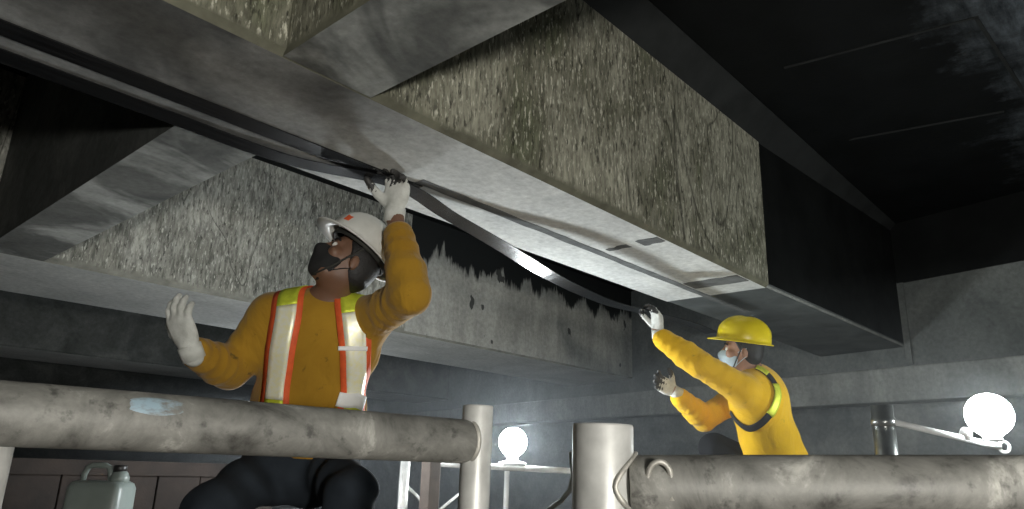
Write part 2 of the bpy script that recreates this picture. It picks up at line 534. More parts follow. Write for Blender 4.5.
XE = 3.80   # where the black end of the main girder begins
g1 = thing('concrete_girder', (0, 0.5 * (Y1A + Y1B), ZS), 'nearest concrete girder with chiselled side, bright pale underside and black far end', 'girder', kind='structure')
v, f = prism_x(girder_poly(Y1A, Y1B), X0, XE)
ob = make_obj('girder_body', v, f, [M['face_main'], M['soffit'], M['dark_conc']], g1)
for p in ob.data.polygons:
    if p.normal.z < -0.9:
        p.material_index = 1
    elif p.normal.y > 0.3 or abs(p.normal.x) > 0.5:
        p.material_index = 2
v, f = prism_x(girder_poly(Y1A + 0.004, Y1B - 0.004, 0.022), XE, lambda y: xw(y, 0.05))
v = v[:6] + [(x_, y_ - (0.085 if y_ < 1.8 else 0.0), z_) for x_, y_, z_ in v[6:]]
ob = make_obj('black_end', v, f, [M['black'], M['dark_grey']], g1)
ob['label'] = 'black far end of the girder'
for p in ob.data.polygons:
    if p.normal.z < -0.5:
        p.material_index = 1
# pale arris along the black end
mb = MB()
mb.tube([(XE, Y1A + 0.015, ZS + 0.011), (xw(Y1A), Y1A - 0.068, ZS + 0.011)], 0.009, 6)
mb.build('pale_arris', M['pier'], g1)
# haunch between web and slab
hp = [(Y1A + 0.01, 1.87), (Y1A + 0.01, ZT + 0.02), (1.42, ZT + 0.02), (1.42, ZT - 0.003)]
v, f = prism_x(hp, XC1, lambda y: xw(y, 0.05))
make_obj('haunch', v, f, M['haunch'], g1)
v, f = prism_x(hp, X0, XC0)
make_obj('haunch', v, f, M['haunch'], g1)
# epoxy lines spread on the underside
def epoxy(x0, x1, y0, y1, nseg, wob):
    vs, fs = [], []
    along_x = (x1 - x0) > (y1 - y0)
    for i in range(nseg + 1):
        s = i / nseg
        a = rng.uniform(-wob, wob)
        b = rng.uniform(-wob, wob)
        if along_x:
            x = x0 + (x1 - x0) * s
            pts = [(x, y0 + a), (x, y1 + b)]
        else:
            y = y0 + (y1 - y0) * s
            pts = [(x0 + a, y), (x1 + b, y)]
        for (px, py) in pts:
            vs.append((px, py, ZS + 0.001))
            vs.append((px, py, ZS - 0.0025))
    for i in range(nseg):
        a = i * 4
        b = a + 4
        fs += [(a + 1, b + 1, b + 3, a + 3), (a, a + 2, b + 2, b), (a, b, b + 1, a + 1), (a + 2, a + 3, b + 3, b + 2)]
    fs += [(0, 1, 3, 2), (nseg * 4, nseg * 4 + 2, nseg * 4 + 3, nseg * 4 + 1)]
    return vs, fs
for args in ((1.58, 4.35, 1.895, 1.94, 40, 0.004), (2.66, 2.74, 1.57, 1.68, 5, 0.008), (2.68, 2.72, 1.74, 1.86, 5, 0.008), (3.46, 3.60, 1.57, 1.885, 8, 0.006)):
    v, f = epoxy(*args)
    make_obj('epoxy_band', v, f, M['epoxy'], g1)

g2 = build_girder('concrete_girder', 'second concrete girder behind the worker in the white helmet, chiselled and black stained', Y2A, Y2B, lambda y: xw(y, 0.05), M['face_back'], M['soffit_back'], M['dark_conc'])
# plain stained stretch of the second girder in front of the far half
v, f = prism_x([(Y2A - 0.004, ZT), (Y2A - 0.004, ZS + 0.016), (Y2A + 0.02, ZS + 0.016), (Y2A + 0.02, ZT)], 3.62, lambda y: xw(y, 0.04))
ob = make_obj('stained_stretch', v, f, M['stained'], g2)
ob['label'] = 'plain concrete stretch with black coating dripping from the top'
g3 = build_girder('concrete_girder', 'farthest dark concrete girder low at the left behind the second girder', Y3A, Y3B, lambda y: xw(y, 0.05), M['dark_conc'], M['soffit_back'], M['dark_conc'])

# cross beam through the girders: three lengths, one continuous member
gc = thing('cross_beam', (0.94, 1.9, ZS), 'concrete cross beam running between the girders at the upper left', 'beam', kind='structure')
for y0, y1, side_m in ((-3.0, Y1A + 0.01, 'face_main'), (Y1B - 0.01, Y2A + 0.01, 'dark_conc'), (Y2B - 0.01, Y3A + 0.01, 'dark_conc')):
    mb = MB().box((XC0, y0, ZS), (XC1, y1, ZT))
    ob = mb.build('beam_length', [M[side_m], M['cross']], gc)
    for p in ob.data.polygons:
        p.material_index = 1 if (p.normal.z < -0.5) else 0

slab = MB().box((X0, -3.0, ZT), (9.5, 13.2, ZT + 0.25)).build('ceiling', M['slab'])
tag(slab, 'black coated concrete deck slab overhead with sheen painted as a pale patch', 'ceiling', kind='structure')
# board marks: thin raised fins left by the formwork
for (xa, ya, xb, yb) in ((3.3, 1.18, 3.42, 0.35), (4.35, 1.2, 4.5, 0.42), (3.42, 0.36, 4.35, 0.30)):
    d = nrm((xb - xa, yb - ya, 0)); s = np.array([-d[1], d[0], 0])
    mb = MB().obox(((xa + xb) / 2, (ya + yb) / 2, ZT - 0.002), d, s, np.array([0, 0, 1.0]), math.hypot(xb - xa, yb - ya) / 2, 0.008, 0.003)
    mb.build('board_mark', M['haunch'], slab)

# end pier: upper wall, black top band, cap and rough face below
def skew_block(y0, y1, off0, off1, z0, z1):
    vs = []
    for z in (z0, z1):
        vs += [(xw(y0, off0), y0, z), (xw(y0, off1), y0, z), (xw(y1, off1), y1, z), (xw(y1, off0), y1, z)]
    return MB().hexa(vs)
pw = skew_block(-3.0, 13.0, 0.02, 0.5, 0.85, ZT).build('wall_end', M['end_wall'])
tag(pw, 'grey concrete end wall at the right above the pier cap', 'wall', kind='structure')
skew_block(-3.0, Y1A - 0.002, 0.0, 0.03, 1.505, ZT - 0.002).build('black_band', M['black'], pw)
skew_block(Y1A - 0.125, Y1A - 0.078, -0.012, 0.03, 0.86, 1.504).build('corner_strip', M['end_wall'], pw)
cap = skew_block(-3.0, 13.0, 0.0, 0.7, 0.585, 0.85).build('pier_cap', M['pier'], None, bevel=0.012)
tag(cap, 'long pale concrete pier cap ledge running below the girder ends', 'pier cap', kind='structure')
# rough face: displaced grid with thickness
ny, nz = 150, 46
ys = np.linspace(-3.0, 13.0, ny)
zs = np.linspace(-2.5, 0.585, nz)
YY, ZZ = np.meshgrid(ys, zs, indexing='ij')
def lumps(a, b, seed, octs=5, f0=0.9):
    r = np.random.default_rng(seed)
    o = np.zeros_like(a)
    for k in range(octs):
        fr = f0 * 1.9 ** k
        for _ in range(3):
            th = r.uniform(0, math.pi)
            o += np.abs(np.sin((a * math.cos(th) + b * math.sin(th)) * fr * 2 + r.uniform(0, 6.28) + 1.3 * np.sin(a * fr * .7 + b * fr + r.uniform(0, 6)))) / (1.7 ** k)
    return (o - o.mean()) / o.std()
D = lumps(YY, ZZ, 3)
XX = 5.8 + SK * YY + 0.24 - 0.05 * D + (0.585 - ZZ) * -0.02
vs = np.stack([XX, YY, ZZ], -1).reshape(-1, 3)
fs = [(i * nz + j, i * nz + j + 1, (i + 1) * nz + j + 1, (i + 1) * nz + j) for i in range(ny - 1) for j in range(nz - 1)]
nv = len(vs)
vs2 = vs + np.array([0.5, 0, 0])
bor = [(i, 0) for i in range(ny)] + [(ny - 1, j) for j in range(1, nz)] + [(i, nz - 1) for i in range(ny - 2, -1, -1)] + [(0, j) for j in range(nz - 2, 0, -1)]
ids = [i * nz + j for i, j in bor]
side = [(ids[k], ids[(k + 1) % len(ids)], nv + ids[(k + 1) % len(ids)], nv + ids[k]) for k in range(len(ids))]
back = [tuple(nv + q for q in reversed(qq)) for qq in fs]
rough = make_obj('wall_rough', np.vstack([vs, vs2]), fs + side + back, M['earth'], None, True)
tag(rough, 'lumpy dark grey rough wall face under the pier cap', 'wall', kind='structure')

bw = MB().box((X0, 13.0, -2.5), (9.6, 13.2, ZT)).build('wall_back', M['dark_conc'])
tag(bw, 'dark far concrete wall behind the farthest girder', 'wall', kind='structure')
gr = MB().box((-4, -4, -2.7), (10.5, 13.5, -2.5)).build('floor', M['ground'])
tag(gr, 'dark damp ground far below the scaffold', 'ground', kind='structure')

# ------------------------------------------------------------------ scaffold platform
ZP = -0.45
UP = np.array([0, 0, 1.0])
plat = thing('scaffold_platform', (2.9, 1.7, -2.5), 'wooden plank scaffold platform on steel legs below both workers', 'scaffold')
PY0, PY1, PW = -0.75, 4.15, 0.245
plank_me = None
npl = int((PY1 - PY0) / PW)
for i in range(npl):
    y0 = PY0 + i * PW
    if plank_me is None:
        o = MB().box((0.3, y0 + 0.004, ZP - 0.04), (5.55, y0 + PW - 0.004, ZP)).build('plank', M['plank'], plat, bevel=0.004)
        plank_me = o
    else:
        o = plank_me.copy()
        COL.objects.link(o)
        o.location = (0, i * PW, 0)
for x in (0.5, 2.2, 3.9, 5.4):
    MB().tube([(x, PY0, ZP - 0.065), (x, PY1, ZP - 0.065)], 0.024, 10).build('bearer', M['galv'], plat, True)
    for y in (PY0 + 0.1, 1.7, PY1 - 0.1):
        MB().tube([(x + 0.05, y, -2.5), (x + 0.05, y, ZP - 0.04)], 0.024, 10).build('leg', M['galv'], plat, True)

# ------------------------------------------------------------------ guardrails in front
def rail_line(s):
    a = np.array([0.255, 1.093, 0.045]); b = np.array([1.0, 1.010, 0.045])
    return a + (b - a) * s
gl = thing('guardrail', (1.01, 0.985, ZP), 'dusty steel guardrail tube on thin post below the worker in the white helmet', 'guardrail')
A, B = rail_line(-0.9), rail_line(0.985)
n = 30
pts = [A + (B - A) * i / n for i in range(n + 1)]
d = nrm(B - A)
pts += [B + d * 0.012, B + d * 0.021]
MB().tube(pts, [0.0405] * (n + 1) + [0.036, 0.022], 28).build('rail', M['dusty'], gl, True)
pc = at(477, 430, 1.385)
MB().lathe([(0.027, 0), (0.0295, 0.004), (0.0295, 0.56), (0.0285, 0.563), (0.0245, 0.563), (0.0245, 0.50)], (pc[0], pc[1], ZP), UP, 28).build('post', M['galv'], gl, True)
ring = []
u1 = nrm(np.cross(d, UP)); u2 = np.cross(u1, d)
for k in range(26):
    a = 2 * math.pi * k / 26
    ring.append(B + d * 0.004 + (u1 * math.cos(a) + u2 * math.sin(a)) * 0.039)
MB().tube(ring, 0.005, 8, closed=True).build('weld_bead', M['weld'], gl, True)
pl = at(-6, 470, 0.935)
MB().tube([(pl[0], pl[1], ZP), (pl[0], pl[1], 0.03)], 0.017, 20).build('post', M['galv'], gl, True)
# blue paint smear wrapped on the tube
def wrap_patch(A, d, s0, s1, a0, a1, r, seg=10):
    vs, fs = [], []
    u1 = nrm(np.cross(d, UP)); u2 = np.cross(u1, d)
    for i in range(seg + 1):
        for j in range(seg + 1):
            s = s0 + (s1 - s0) * i / seg
            w = 1 - 0.5 * abs(2 * i / seg - 1) ** 2
            a = (a0 + a1) / 2 + (a1 - a0) * (j / seg - 0.5) * w
            rr = r + (0.0006 if 0 < i < seg and 0 < j < seg else -0.0006)
            vs.append(A + d * s + (u1 * math.cos(a) + u2 * math.sin(a)) * rr)
    for i in range(seg):
        for j in range(seg):
            q = i * (seg + 1) + j
            fs.append((q, q + 1, q + seg + 2, q + seg + 1))
    return vs, fs
sA = 0
for k in range(200):
    p = A + d * k * 0.01
    q = R.T @ p
    if 512 + FPX * q[0] / -q[2] > 112 and q[2] < 0:
        sA = k * 0.01
        break
v, f = wrap_patch(A, d, sA, sA + 0.075, 0.15, 0.95, 0.0405)
make_obj('paint_smear', v, f, M['blue_paint'], gl, True)['label'] = 'pale blue paint smear on the tube'

pr = at(603, 470, 1.045)
grr = thing('guardrail', (pr[0], pr[1], ZP), 'thick dusty steel guardrail tube welded to an open stub post in the right foreground', 'guardrail')
MB().lathe([(0.043, 0), (0.0445, 0.003), (0.0445, 0.512), (0.0435, 0.515), (0.038, 0.515), (0.038, 0.44)], (pr[0], pr[1], ZP), UP, 40).build('post', M['galv'], grr, True)
ra = np.array([pr[0], pr[1], -0.022])
rb = np.array([1.258, 0.171, -0.004])
d2 = nrm(rb - ra)
n = 30
L = 1.25
pts = [ra + d2 * (0.036 + (L - 0.036) * i / n) for i in range(n + 1)]
MB().tube(pts, [0.044] * (n + 1), 36).build('rail', M['dusty'], grr, True)
# fish-mouth weld where rail meets post
u1 = nrm(np.cross(d2, UP)); u2 = np.cross(u1, d2)
ring = []
for k in range(40):
    a = 2 * math.pi * k / 40
    off = (u1 * math.cos(a) + u2 * math.sin(a)) * 0.0455
    lat = abs(math.cos(a)) * 0.0455
    back = math.sqrt(max(0.0475 ** 2 - lat ** 2, 0.0))
    ring.append(ra + off + d2 * (back + 0.001))
MB().tube(ring, [0.0032 + 0.0008 * math.sin(7 * k) for k in range(40)], 8, closed=True).build('weld_bead', M['weld'], grr, True)
# lifting lug lying against the rail near the post
tow = -nrm(np.array([pr[0], pr[1], 0]))
lug = []
for k in range(15):
    a = math.pi * (k / 14)
    lug.append(ra + d2 * (0.078 + 0.016 * math.cos(a)) + UP * (0.012 + 0.022 * math.sin(a)) + tow * (0.038 + 0.006 * math.sin(a)))
lug = [lug[0] - UP * 0.03] + lug + [lug[-1] - UP * 0.012]
MB().tube(lug, 0.0042, 8).build('lifting_lug', M['weld'], grr, True)
re_ = ra + d2 * (L - 0.1)
MB().tube([(re_[0], re_[1], ZP), (re_[0], re_[1], 0.03)], 0.03, 20).build('post', M['galv'], grr, True)

# cable curling beside the stub post
cb = [at(571, 452, 1.25), at(573, 475, 1.25), at(570, 490, 1.24), at(561, 501, 1.22), at(551, 508, 1.2), at(540, 516, 1.18), at(530, 535, 1.18)]
last = at(528, 560, 1.18)
cb += [last, np.array([last[0], last[1], ZP + 0.004])]
o = MB().tube(cb, 0.004, 8).build('cable', M['cable'], None, True)
tag(o, 'pale cable curling down beside the open stub post', 'cable')

# ------------------------------------------------------------------ scaffold frame and work lamps
b0, b1 = at(428, 463, 3.85), at(590, 472, 4.0)
fr = thing('lamp_trestle', (b0[0], b0[1], ZP), 'thin galvanised trestle with crossed braces carrying the lit lamp', 'trestle')
MB().tube([b0, b1], 0.016, 12).build('ledger', M['galv'], fr, True)
for px, r, mt in ((405, 0.026, 'galv'), (507, 0.014, 'white_metal'), (588, 0.022, 'galv')):
    p = at(px, 470, 3.85 if px < 500 else 3.95)
    top = at(px, 461, 3.85)[2] if px == 405 else p[2] - 0.005
    MB().tube([(p[0], p[1], ZP), (p[0], p[1], top)], r, 14).build('post', M[mt], fr, True)
p405, p470 = at(405, 470, 3.87), at(470, 470, 3.93)
MB().tube([(p470[0], p470[1], ZP), (p470[0], p470[1], -0.02)], 0.02, 12).build('post', M['galv'], fr, True)
za, zb = -0.10, -0.40
for (pa, pb) in (((p405[0], p405[1], za), (p470[0], p470[1], zb)), ((p405[0], p405[1], zb), (p470[0], p470[1], za))):
    MB().tube([pa, pb], 0.008, 8).build('brace', M['galv'], fr, True)
wp = at(431, 470, 3.6)
o = MB().box((wp[0] - 0.035, wp[1] - 0.035, ZP), (wp[0] + 0.035, wp[1] + 0.035, 0.02)).build('wooden_post', M['wood_post'], None, bevel=0.004)
tag(o, 'square brown wooden post beside the thin galvanised trestle', 'post')

def bulb_profile(r):
    prof = []
    for i in range(19):
        a = math.pi * i / 18
        prof.append((r * math.sin(a), r * math.cos(a)))
    prof = [q for q in prof if not (q[1] < 0 and q[0] < r * 0.42)]
    prof += [(r * 0.36, -r * 1.02), (r * 0.33, -r * 1.15)]
    return prof

c1 = at(513, 442, 4.0)
bar_z = (b0 + (b1 - b0) * 0.53)[2] + 0.016
lp = thing('work_lamp', (c1[0], c1[1], bar_z), 'glowing round bulb on a flanged base, left of the open stub post', 'lamp')
r = 0.078
MB().lathe(bulb_profile(r), c1, UP, 28).build('bulb', M['bulb_one'], lp, True)
neck = c1[2] - r * 1.12
MB().lathe([(0.03, neck - bar_z + 0.004), (0.034, neck - bar_z - 0.012), (0.034, 0.022), (0.075, 0.012), (0.08, 0.0)], (c1[0], c1[1], bar_z), UP, 24).build('base', M['white_plastic'], lp, True)

c2 = at(989, 415, 3.3)
pp = at(884, 430, 3.3)
ptop = at(884, 405, 3.3)[2]
st2 = thing('scaffold_post', (pp[0], pp[1], ZP), 'stout shiny steel post with a lamp arm, right of the yellow-helmet worker', 'post')
MB().lathe([(0.046, 0), (0.048, 0.004), (0.048, ptop - ZP), (0.042, ptop - ZP), (0.042, ptop - ZP - 0.06)], (pp[0], pp[1], ZP), UP, 28).build('post_tube', M['dark_steel'], st2, True)
a0, a1 = at(893, 422, 3.28), at(1000, 447, 3.3)
MB().tube([a0, a1], 0.014, 12).build('arm', M['white_metal'], st2, True)
rr = nrm(np.array([R[0, 0], R[1, 0], 0]))
ringp = [a1 + rr * 0.02 + (rr * math.cos(2 * math.pi * k / 18) + UP * math.sin(2 * math.pi * k / 18)) * 0.024 for k in range(18)]
MB().tube(ringp, 0.007, 8, closed=True).build('end_ring', M['white_metal'], st2, True)
MB().lathe([(0.052, -0.02), (0.052, 0.02)], (pp[0], pp[1], a0[2]), UP, 28).build('clamp', M['dark_steel'], st2, True)
arm_at = a0 + (a1 - a0) * 0.88
lz = arm_at[2] + 0.02
lp2 = thing('work_lamp', (c2[0], c2[1], lz), 'large glowing round bulb on an arm at the right edge', 'lamp')
r2 = 0.098
MB().lathe(bulb_profile(r2), c2, UP, 28).build('bulb', M['bulb_two'], lp2, True)
nk = c2[2] - r2 * 1.12
MB().lathe([(0.034, nk - lz + 0.006), (0.04, nk - lz - 0.008), (0.04, 0.006), (0.03, -0.004)], (c2[0], c2[1], lz), UP, 24).build('socket', M['white_plastic'], lp2, True)
MB().lathe([(0.014, -0.02), (0.032, -0.01), (0.03, 0.012), (0.012, 0.02)], at(966, 437, 3.3) + UP * 0.012, nrm(a1 - a0), 16).build('coupler', M['white_plastic'], st2, True)

# third lamp, right of the photographer: the light on the girder side and on both workers' backs
def stand_lamp(kp, rk, zb, mat, label):
    lk = thing('work_lamp', (kp[0], kp[1], zb), label, 'lamp')
    MB().lathe(bulb_profile(rk), kp, UP, 28).build('bulb', mat, lk, True)
    MB().lathe([(0.016, -0.07), (0.034, -0.06), (0.034, 0.0), (0.03, 0.02)], kp - UP * (rk * 1.15 + 0.01), UP, 20).build('socket', M['white_plastic'], lk, True)
    MB().tube([kp - UP * (rk * 1.15 + 0.07), (kp[0], kp[1], zb + 0.15)], 0.012, 12).build('pole', M['galv'], lk, True)
    for k in range(3):
        a = 2 * math.pi * k / 3 + 0.4
        MB().tube([(kp[0], kp[1], zb + 0.2), (kp[0] + 0.17 * math.cos(a), kp[1] + 0.17 * math.sin(a), zb + 0.008)], 0.008, 8).build('leg', M['galv'], lk, True)
stand_lamp(np.array([-0.45, -1.9, -0.12]), 0.11, -2.5, M['bulb_key'], 'round work lamp on a tall tripod stand right of the photographer')
stand_lamp(at(312, 448, 3.5), 0.07, ZP, M['bulb_rear'], 'round work lamp on a low stand hidden behind the worker in white helmet')
stand_lamp(at(250, 432, 6.6), 0.055, -2.5, M['bulb_far'], 'small round work lamp on a tall stand far behind the left guardrail')

# ------------------------------------------------------------------ jerrycan and boards behind the worker
jc = at(100, 500, 3.2)
jr = nrm(np.array([R[0, 0], R[1, 0], 0]))      # image right, level
jf = np.cross(UP, jr)                           # away from viewer
base = np.array([jc[0], jc[1], ZP])
can = thing('jerrycan', base, 'pale translucent jerrycan with carry handle below the left guardrail', 'jerrycan')
body_top = at(100, 481, 3.2)[2]
hb = body_top - ZP
secs = [(0.0, 0.105, 0.075), (0.012, 0.12, 0.09), (hb * 0.5, 0.122, 0.092), (hb - 0.03, 0.121, 0.091), (hb - 0.008, 0.112, 0.082), (hb, 0.098, 0.066)]
vs, fs = [], []
NS = 28
for (h, hx, hy) in secs:
    for k in range(NS):
        a = 2 * math.pi * k / NS
        ca, sa = math.cos(a), math.sin(a)
        e = 0.32
        vs.append(base + jr * hx * math.copysign(abs(ca) ** e, ca) + jf * hy * math.copysign(abs(sa) ** e, sa) + UP * h)
for i in range(len(secs) - 1):
    for k in range(NS):
        k2 = (k + 1) % NS
        fs.append((i * NS + k, i * NS + k2, (i + 1) * NS + k2, (i + 1) * NS + k))
fs += [tuple(range(NS - 1, -1, -1)), tuple((len(secs) - 1) * NS + k for k in range(NS))]
make_obj('can_body', vs, fs, M['can'], can, True)
hp_ = [base + jr * x + UP * (hb + h) for x, h in ((-0.095, -0.01), (-0.09, 0.03), (-0.078, 0.057), (-0.06, 0.066), (0.0, 0.066), (0.018, 0.058), (0.028, 0.03), (0.033, -0.01))]
MB().tube(hp_, 0.0125, 12).build('carry_handle', M['can'], can, True)
MB().lathe([(0.042, -0.005), (0.04, 0.02), (0.03, 0.04), (0.024, 0.045)], base + jr * 0.07 + UP * hb, UP, 20).build('spout', M['can'], can, True)
MB().lathe([(0.028, 0.0), (0.028, 0.026), (0.024, 0.03)], base + jr * 0.066 + UP * (hb + 0.04), UP, 20).build('screw_cap', M['can_cap'], can, True)

bd = thing('board_screen', (1.4, 3.98, ZP), 'low screen of dark brown upright boards behind the jerrycan', 'screen')
bd_me = None
for i in range(7):
    o = MB().box((0.78 + i * 0.225, 3.96 + (i % 2) * 0.006, ZP), (0.78 + i * 0.225 + 0.219, 3.985 + (i % 2) * 0.006, -0.03 - 0.012 * ((i * 5) % 3))).build('board', M['wood'], bd, bevel=0.003)
MB().box((0.78, 3.935, -0.10), (2.35, 3.958, -0.03)).build('batten', M['wood'], bd)

# ------------------------------------------------------------------ carbon strips on the underside
def ribbon(pts, nors, hw, th, name, mat, parent=None):
    vs, fs = [], []
    n = len(pts)
    for i in range(n):
        a = pts[max(i - 1, 0)]; b = pts[min(i + 1, n - 1)]
        tg = nrm(b - a)
        nn = nrm(nors[i] - tg * np.dot(nors[i], tg))
        w = np.cross(tg, nn)
        for s in (-1, 1):
            vs.append(pts[i] + w * s * hw + nn * th * 0.5)
            vs.append(pts[i] + w * s * hw - nn * th * 0.5)
    for i in range(n - 1):
        a, b = i * 4, i * 4 + 4
        fs += [(a, a + 2, b + 2, b), (a + 1, b + 1, b + 3, a + 3), (a, b, b + 1, a + 1), (a + 2, a + 3, b + 3, b + 2)]
    fs += [(0, 1, 3, 2), (4 * n - 4, 4 * n - 2, 4 * n - 1, 4 * n - 3)]
    return make_obj(name, vs, fs, mat, parent)

def catmull(P, n):
    P = [np.asarray(p, float) for p in P]
    P = [2 * P[0] - P[1]] + P + [2 * P[-1] - P[-2]]
    out = []
    for i in range(1, len(P) - 2):
        for k in range(n):
            s = k / n
            a, b, c_, d_ = P[i - 1], P[i], P[i + 1], P[i + 2]
            out.append(0.5 * ((2 * b) + (c_ - a) * s + (2 * a - 5 * b + 4 * c_ - d_) * s * s + (3 * b - a - 3 * c_ + d_) * s ** 3))
    out.append(P[-2])
    return out

pts = [np.array([X0 + (1.62 - X0) * i / 12, 1.985, ZS - 0.003]) for i in range(13)]
o = ribbon(pts, [np.array([0, 0, -1.0])] * 13, 0.04, 0.004, 'carbon_strip', M['carbon'])
tag(o, 'black carbon strip already bonded flat to the girder underside', 'strip', 'carbon strips under the girder')

ctrl = [np.array([X0, 2.135, ZS - 0.006]), np.array([0.0, 2.135, ZS - 0.006]), np.array([0.7, 2.13, ZS - 0.007]), np.array([1.15, 2.11, ZS - 0.014]),
        at(396, 184, 2.645), at(450, 216, 2.84), at(500, 245, 3.04), at(560, 281, 3.30), at(610, 303, 3.60), at(654, 314, 3.93), at(690, 324, 4.22), at(712, 333, 4.42)]
pts = catmull(ctrl, 10)
hl = at(523, 262, 3.13)
hn = nrm(nrm(c1 - hl) + nrm(-hl))
nors = []
for p in pts:
    dd = np.linalg.norm(p - hl)
    w = math.exp(-(dd / 0.26) ** 2)
    nors.append(nrm(np.array([0, 0, -1.0]) * (1 - w) + hn * w))
o = ribbon(pts, nors, 0.042, 0.003, 'carbon_strip', M['carbon'])
tag(o, 'long black carbon strip sagging between the two workers\' raised hands, glinting', 'strip', 'carbon strips under the girder')

# ------------------------------------------------------------------ people: distance-field bodies
def cone(a, b, ra, rb, k=0.03):
    return ('c', np.asarray(a, float), np.asarray(b, float), ra, rb, k)
def ell(c, ax, r, k=0.03):
    return ('e', np.asarray(c, float), np.asarray(ax, float), np.asarray(r, float), k)

def prim_d(p, P):
    if p[0] == 'c':
        _, a, b, ra, rb, k = p
        ba = b - a
        L2 = max(float(ba @ ba), 1e-12)
        h = np.clip(((P - a) @ ba) / L2, 0, 1)
        return np.linalg.norm(P - a - h[..., None] * ba, axis=-1) - (ra + (rb - ra) * h)
    _, c, ax, r, k = p
    q = (P - c) @ ax.T
    k0 = np.linalg.norm(q / r, axis=-1)
    k1 = np.linalg.norm(q / (r * r), axis=-1)
    return np.where(k1 < 1e-6, -r.min(), k0 * (k0 - 1) / np.maximum(k1, 1e-6))

def smin(a, b, k):
    h = np.maximum(k - np.abs(a - b), 0) / k
    return np.minimum(a, b) - h * h * k * 0.25

def field_at(prims, P, infl=0.0):
    F = np.full(P.shape[:-1], 9.0)
    for p in prims:
        F = smin(F, prim_d(p, P), p[-1])
    return F - infl

def bbox(p):
    if p[0] == 'c':
        r = max(p[3], p[4])
        return np.minimum(p[1], p[2]) - r, np.maximum(p[1], p[2]) + r
    ext = np.sqrt(((p[2] * p[3][:, None]) ** 2).sum(0))
    return p[1] - ext, p[1] + ext

def surface(prims, res, infl=0.0, cuts=(), wrinkle=None):
    """surface nets over the smooth union; cuts are (point, normal): material is removed on the normal's side"""
    bs = [bbox(p) for p in prims]
    pad = infl + 4 * res + 0.02
    lo = np.min([b[0] for b in bs], 0) - pad
    hi = np.max([b[1] for b in bs], 0) + pad
    N = np.ceil((hi - lo) / res).astype(int) + 1
    F = np.full(N, 1.0, np.float32)
    gx, gy, gz = [lo[i] + np.arange(N[i]) * res for i in range(3)]
    for p, (a, b) in zip(prims, bs):
        pd = p[-1] + infl + 3 * res + 0.01
        i0 = np.maximum(((a - pd - lo) / res).astype(int), 0)
        i1 = np.minimum(((b + pd - lo) / res).astype(int) + 2, N)
        sl = tuple(slice(i0[k], i1[k]) for k in range(3))
        P = np.stack(np.meshgrid(gx[sl[0]], gy[sl[1]], gz[sl[2]], indexing='ij'), -1)
        F[sl] = smin(F[sl], prim_d(p, P), p[-1])
    F -= infl
    if cuts or wrinkle:
        idx = np.argwhere(np.abs(F) < 0.06)
        P = lo + idx * res
        vals = F[idx[:, 0], idx[:, 1], idx[:, 2]].astype(float)
        if wrinkle:
            vals = vals + wrinkle(P)
        F[idx[:, 0], idx[:, 1], idx[:, 2]] = vals
    for (pt, nn) in cuts:
        gg = (gx - pt[0])[:, None, None] * nn[0] + (gy - pt[1])[None, :, None] * nn[1] + (gz - pt[2])[None, None, :] * nn[2]
        F = np.maximum(F, gg.astype(np.float32))
    S = F < 0
    c = [S[i:N[0] - 1 + i, j:N[1] - 1 + j, k:N[2] - 1 + k] for i in (0, 1) for j in (0, 1) for k in (0, 1)]
    cnt = sum(x.astype(np.int8) for x in c)
    act = np.argwhere((cnt > 0) & (cnt < 8))
    ids = -np.ones(np.array(N) - 1, np.int64)
    ids[act[:, 0], act[:, 1], act[:, 2]] = np.arange(len(act))
    acc = np.zeros((len(act), 3))
    num = np.zeros(len(act))
    corners = [(i, j, k) for i in (0, 1) for j in (0, 1) for k in (0, 1)]
    vals = {q: F[act[:, 0] + q[0], act[:, 1] + q[1], act[:, 2] + q[2]].astype(float) for q in corners}
    for q in corners:
        for ax in range(3):
            if q[ax] == 0:
                q2 = list(q); q2[ax] = 1; q2 = tuple(q2)
                a, b = vals[q], vals[q2]
                m = (a < 0) != (b < 0)
                tt = np.where(m, a / np.where(m, a - b, 1), 0)
                pos = np.tile(np.array(q, float), (len(act), 1))
                pos[:, ax] = tt
                acc += pos * m[:, None]
                num += m
    V = lo + (act + acc / num[:, None]) * res
    faces = []
    for ax in range(3):
        o1, o2 = (ax + 1) % 3, (ax + 2) % 3
        sl0 = [slice(1, -1)] * 3; sl1 = [slice(1, -1)] * 3
        sl0[ax] = slice(0, -1); sl1[ax] = slice(1, None)
        A, B = S[tuple(sl0)], S[tuple(sl1)]
        e = np.argwhere(A != B)
        off = np.ones(3, int); off[ax] = 0
        e = e + off
        flip = S[e[:, 0], e[:, 1], e[:, 2]]
        def cid(d1, d2):
            q = e.copy()
            q[:, o1] -= d1
            q[:, o2] -= d2
            return ids[q[:, 0], q[:, 1], q[:, 2]]
        Q = np.stack([cid(0, 0), cid(1, 0), cid(1, 1), cid(0, 1)], 1)
        Q[~flip] = Q[~flip][:, ::-1]
        faces.append(Q)
    Fc = np.vstack(faces)
    Fc = Fc[(Fc >= 0).all(1)]
    return V, Fc

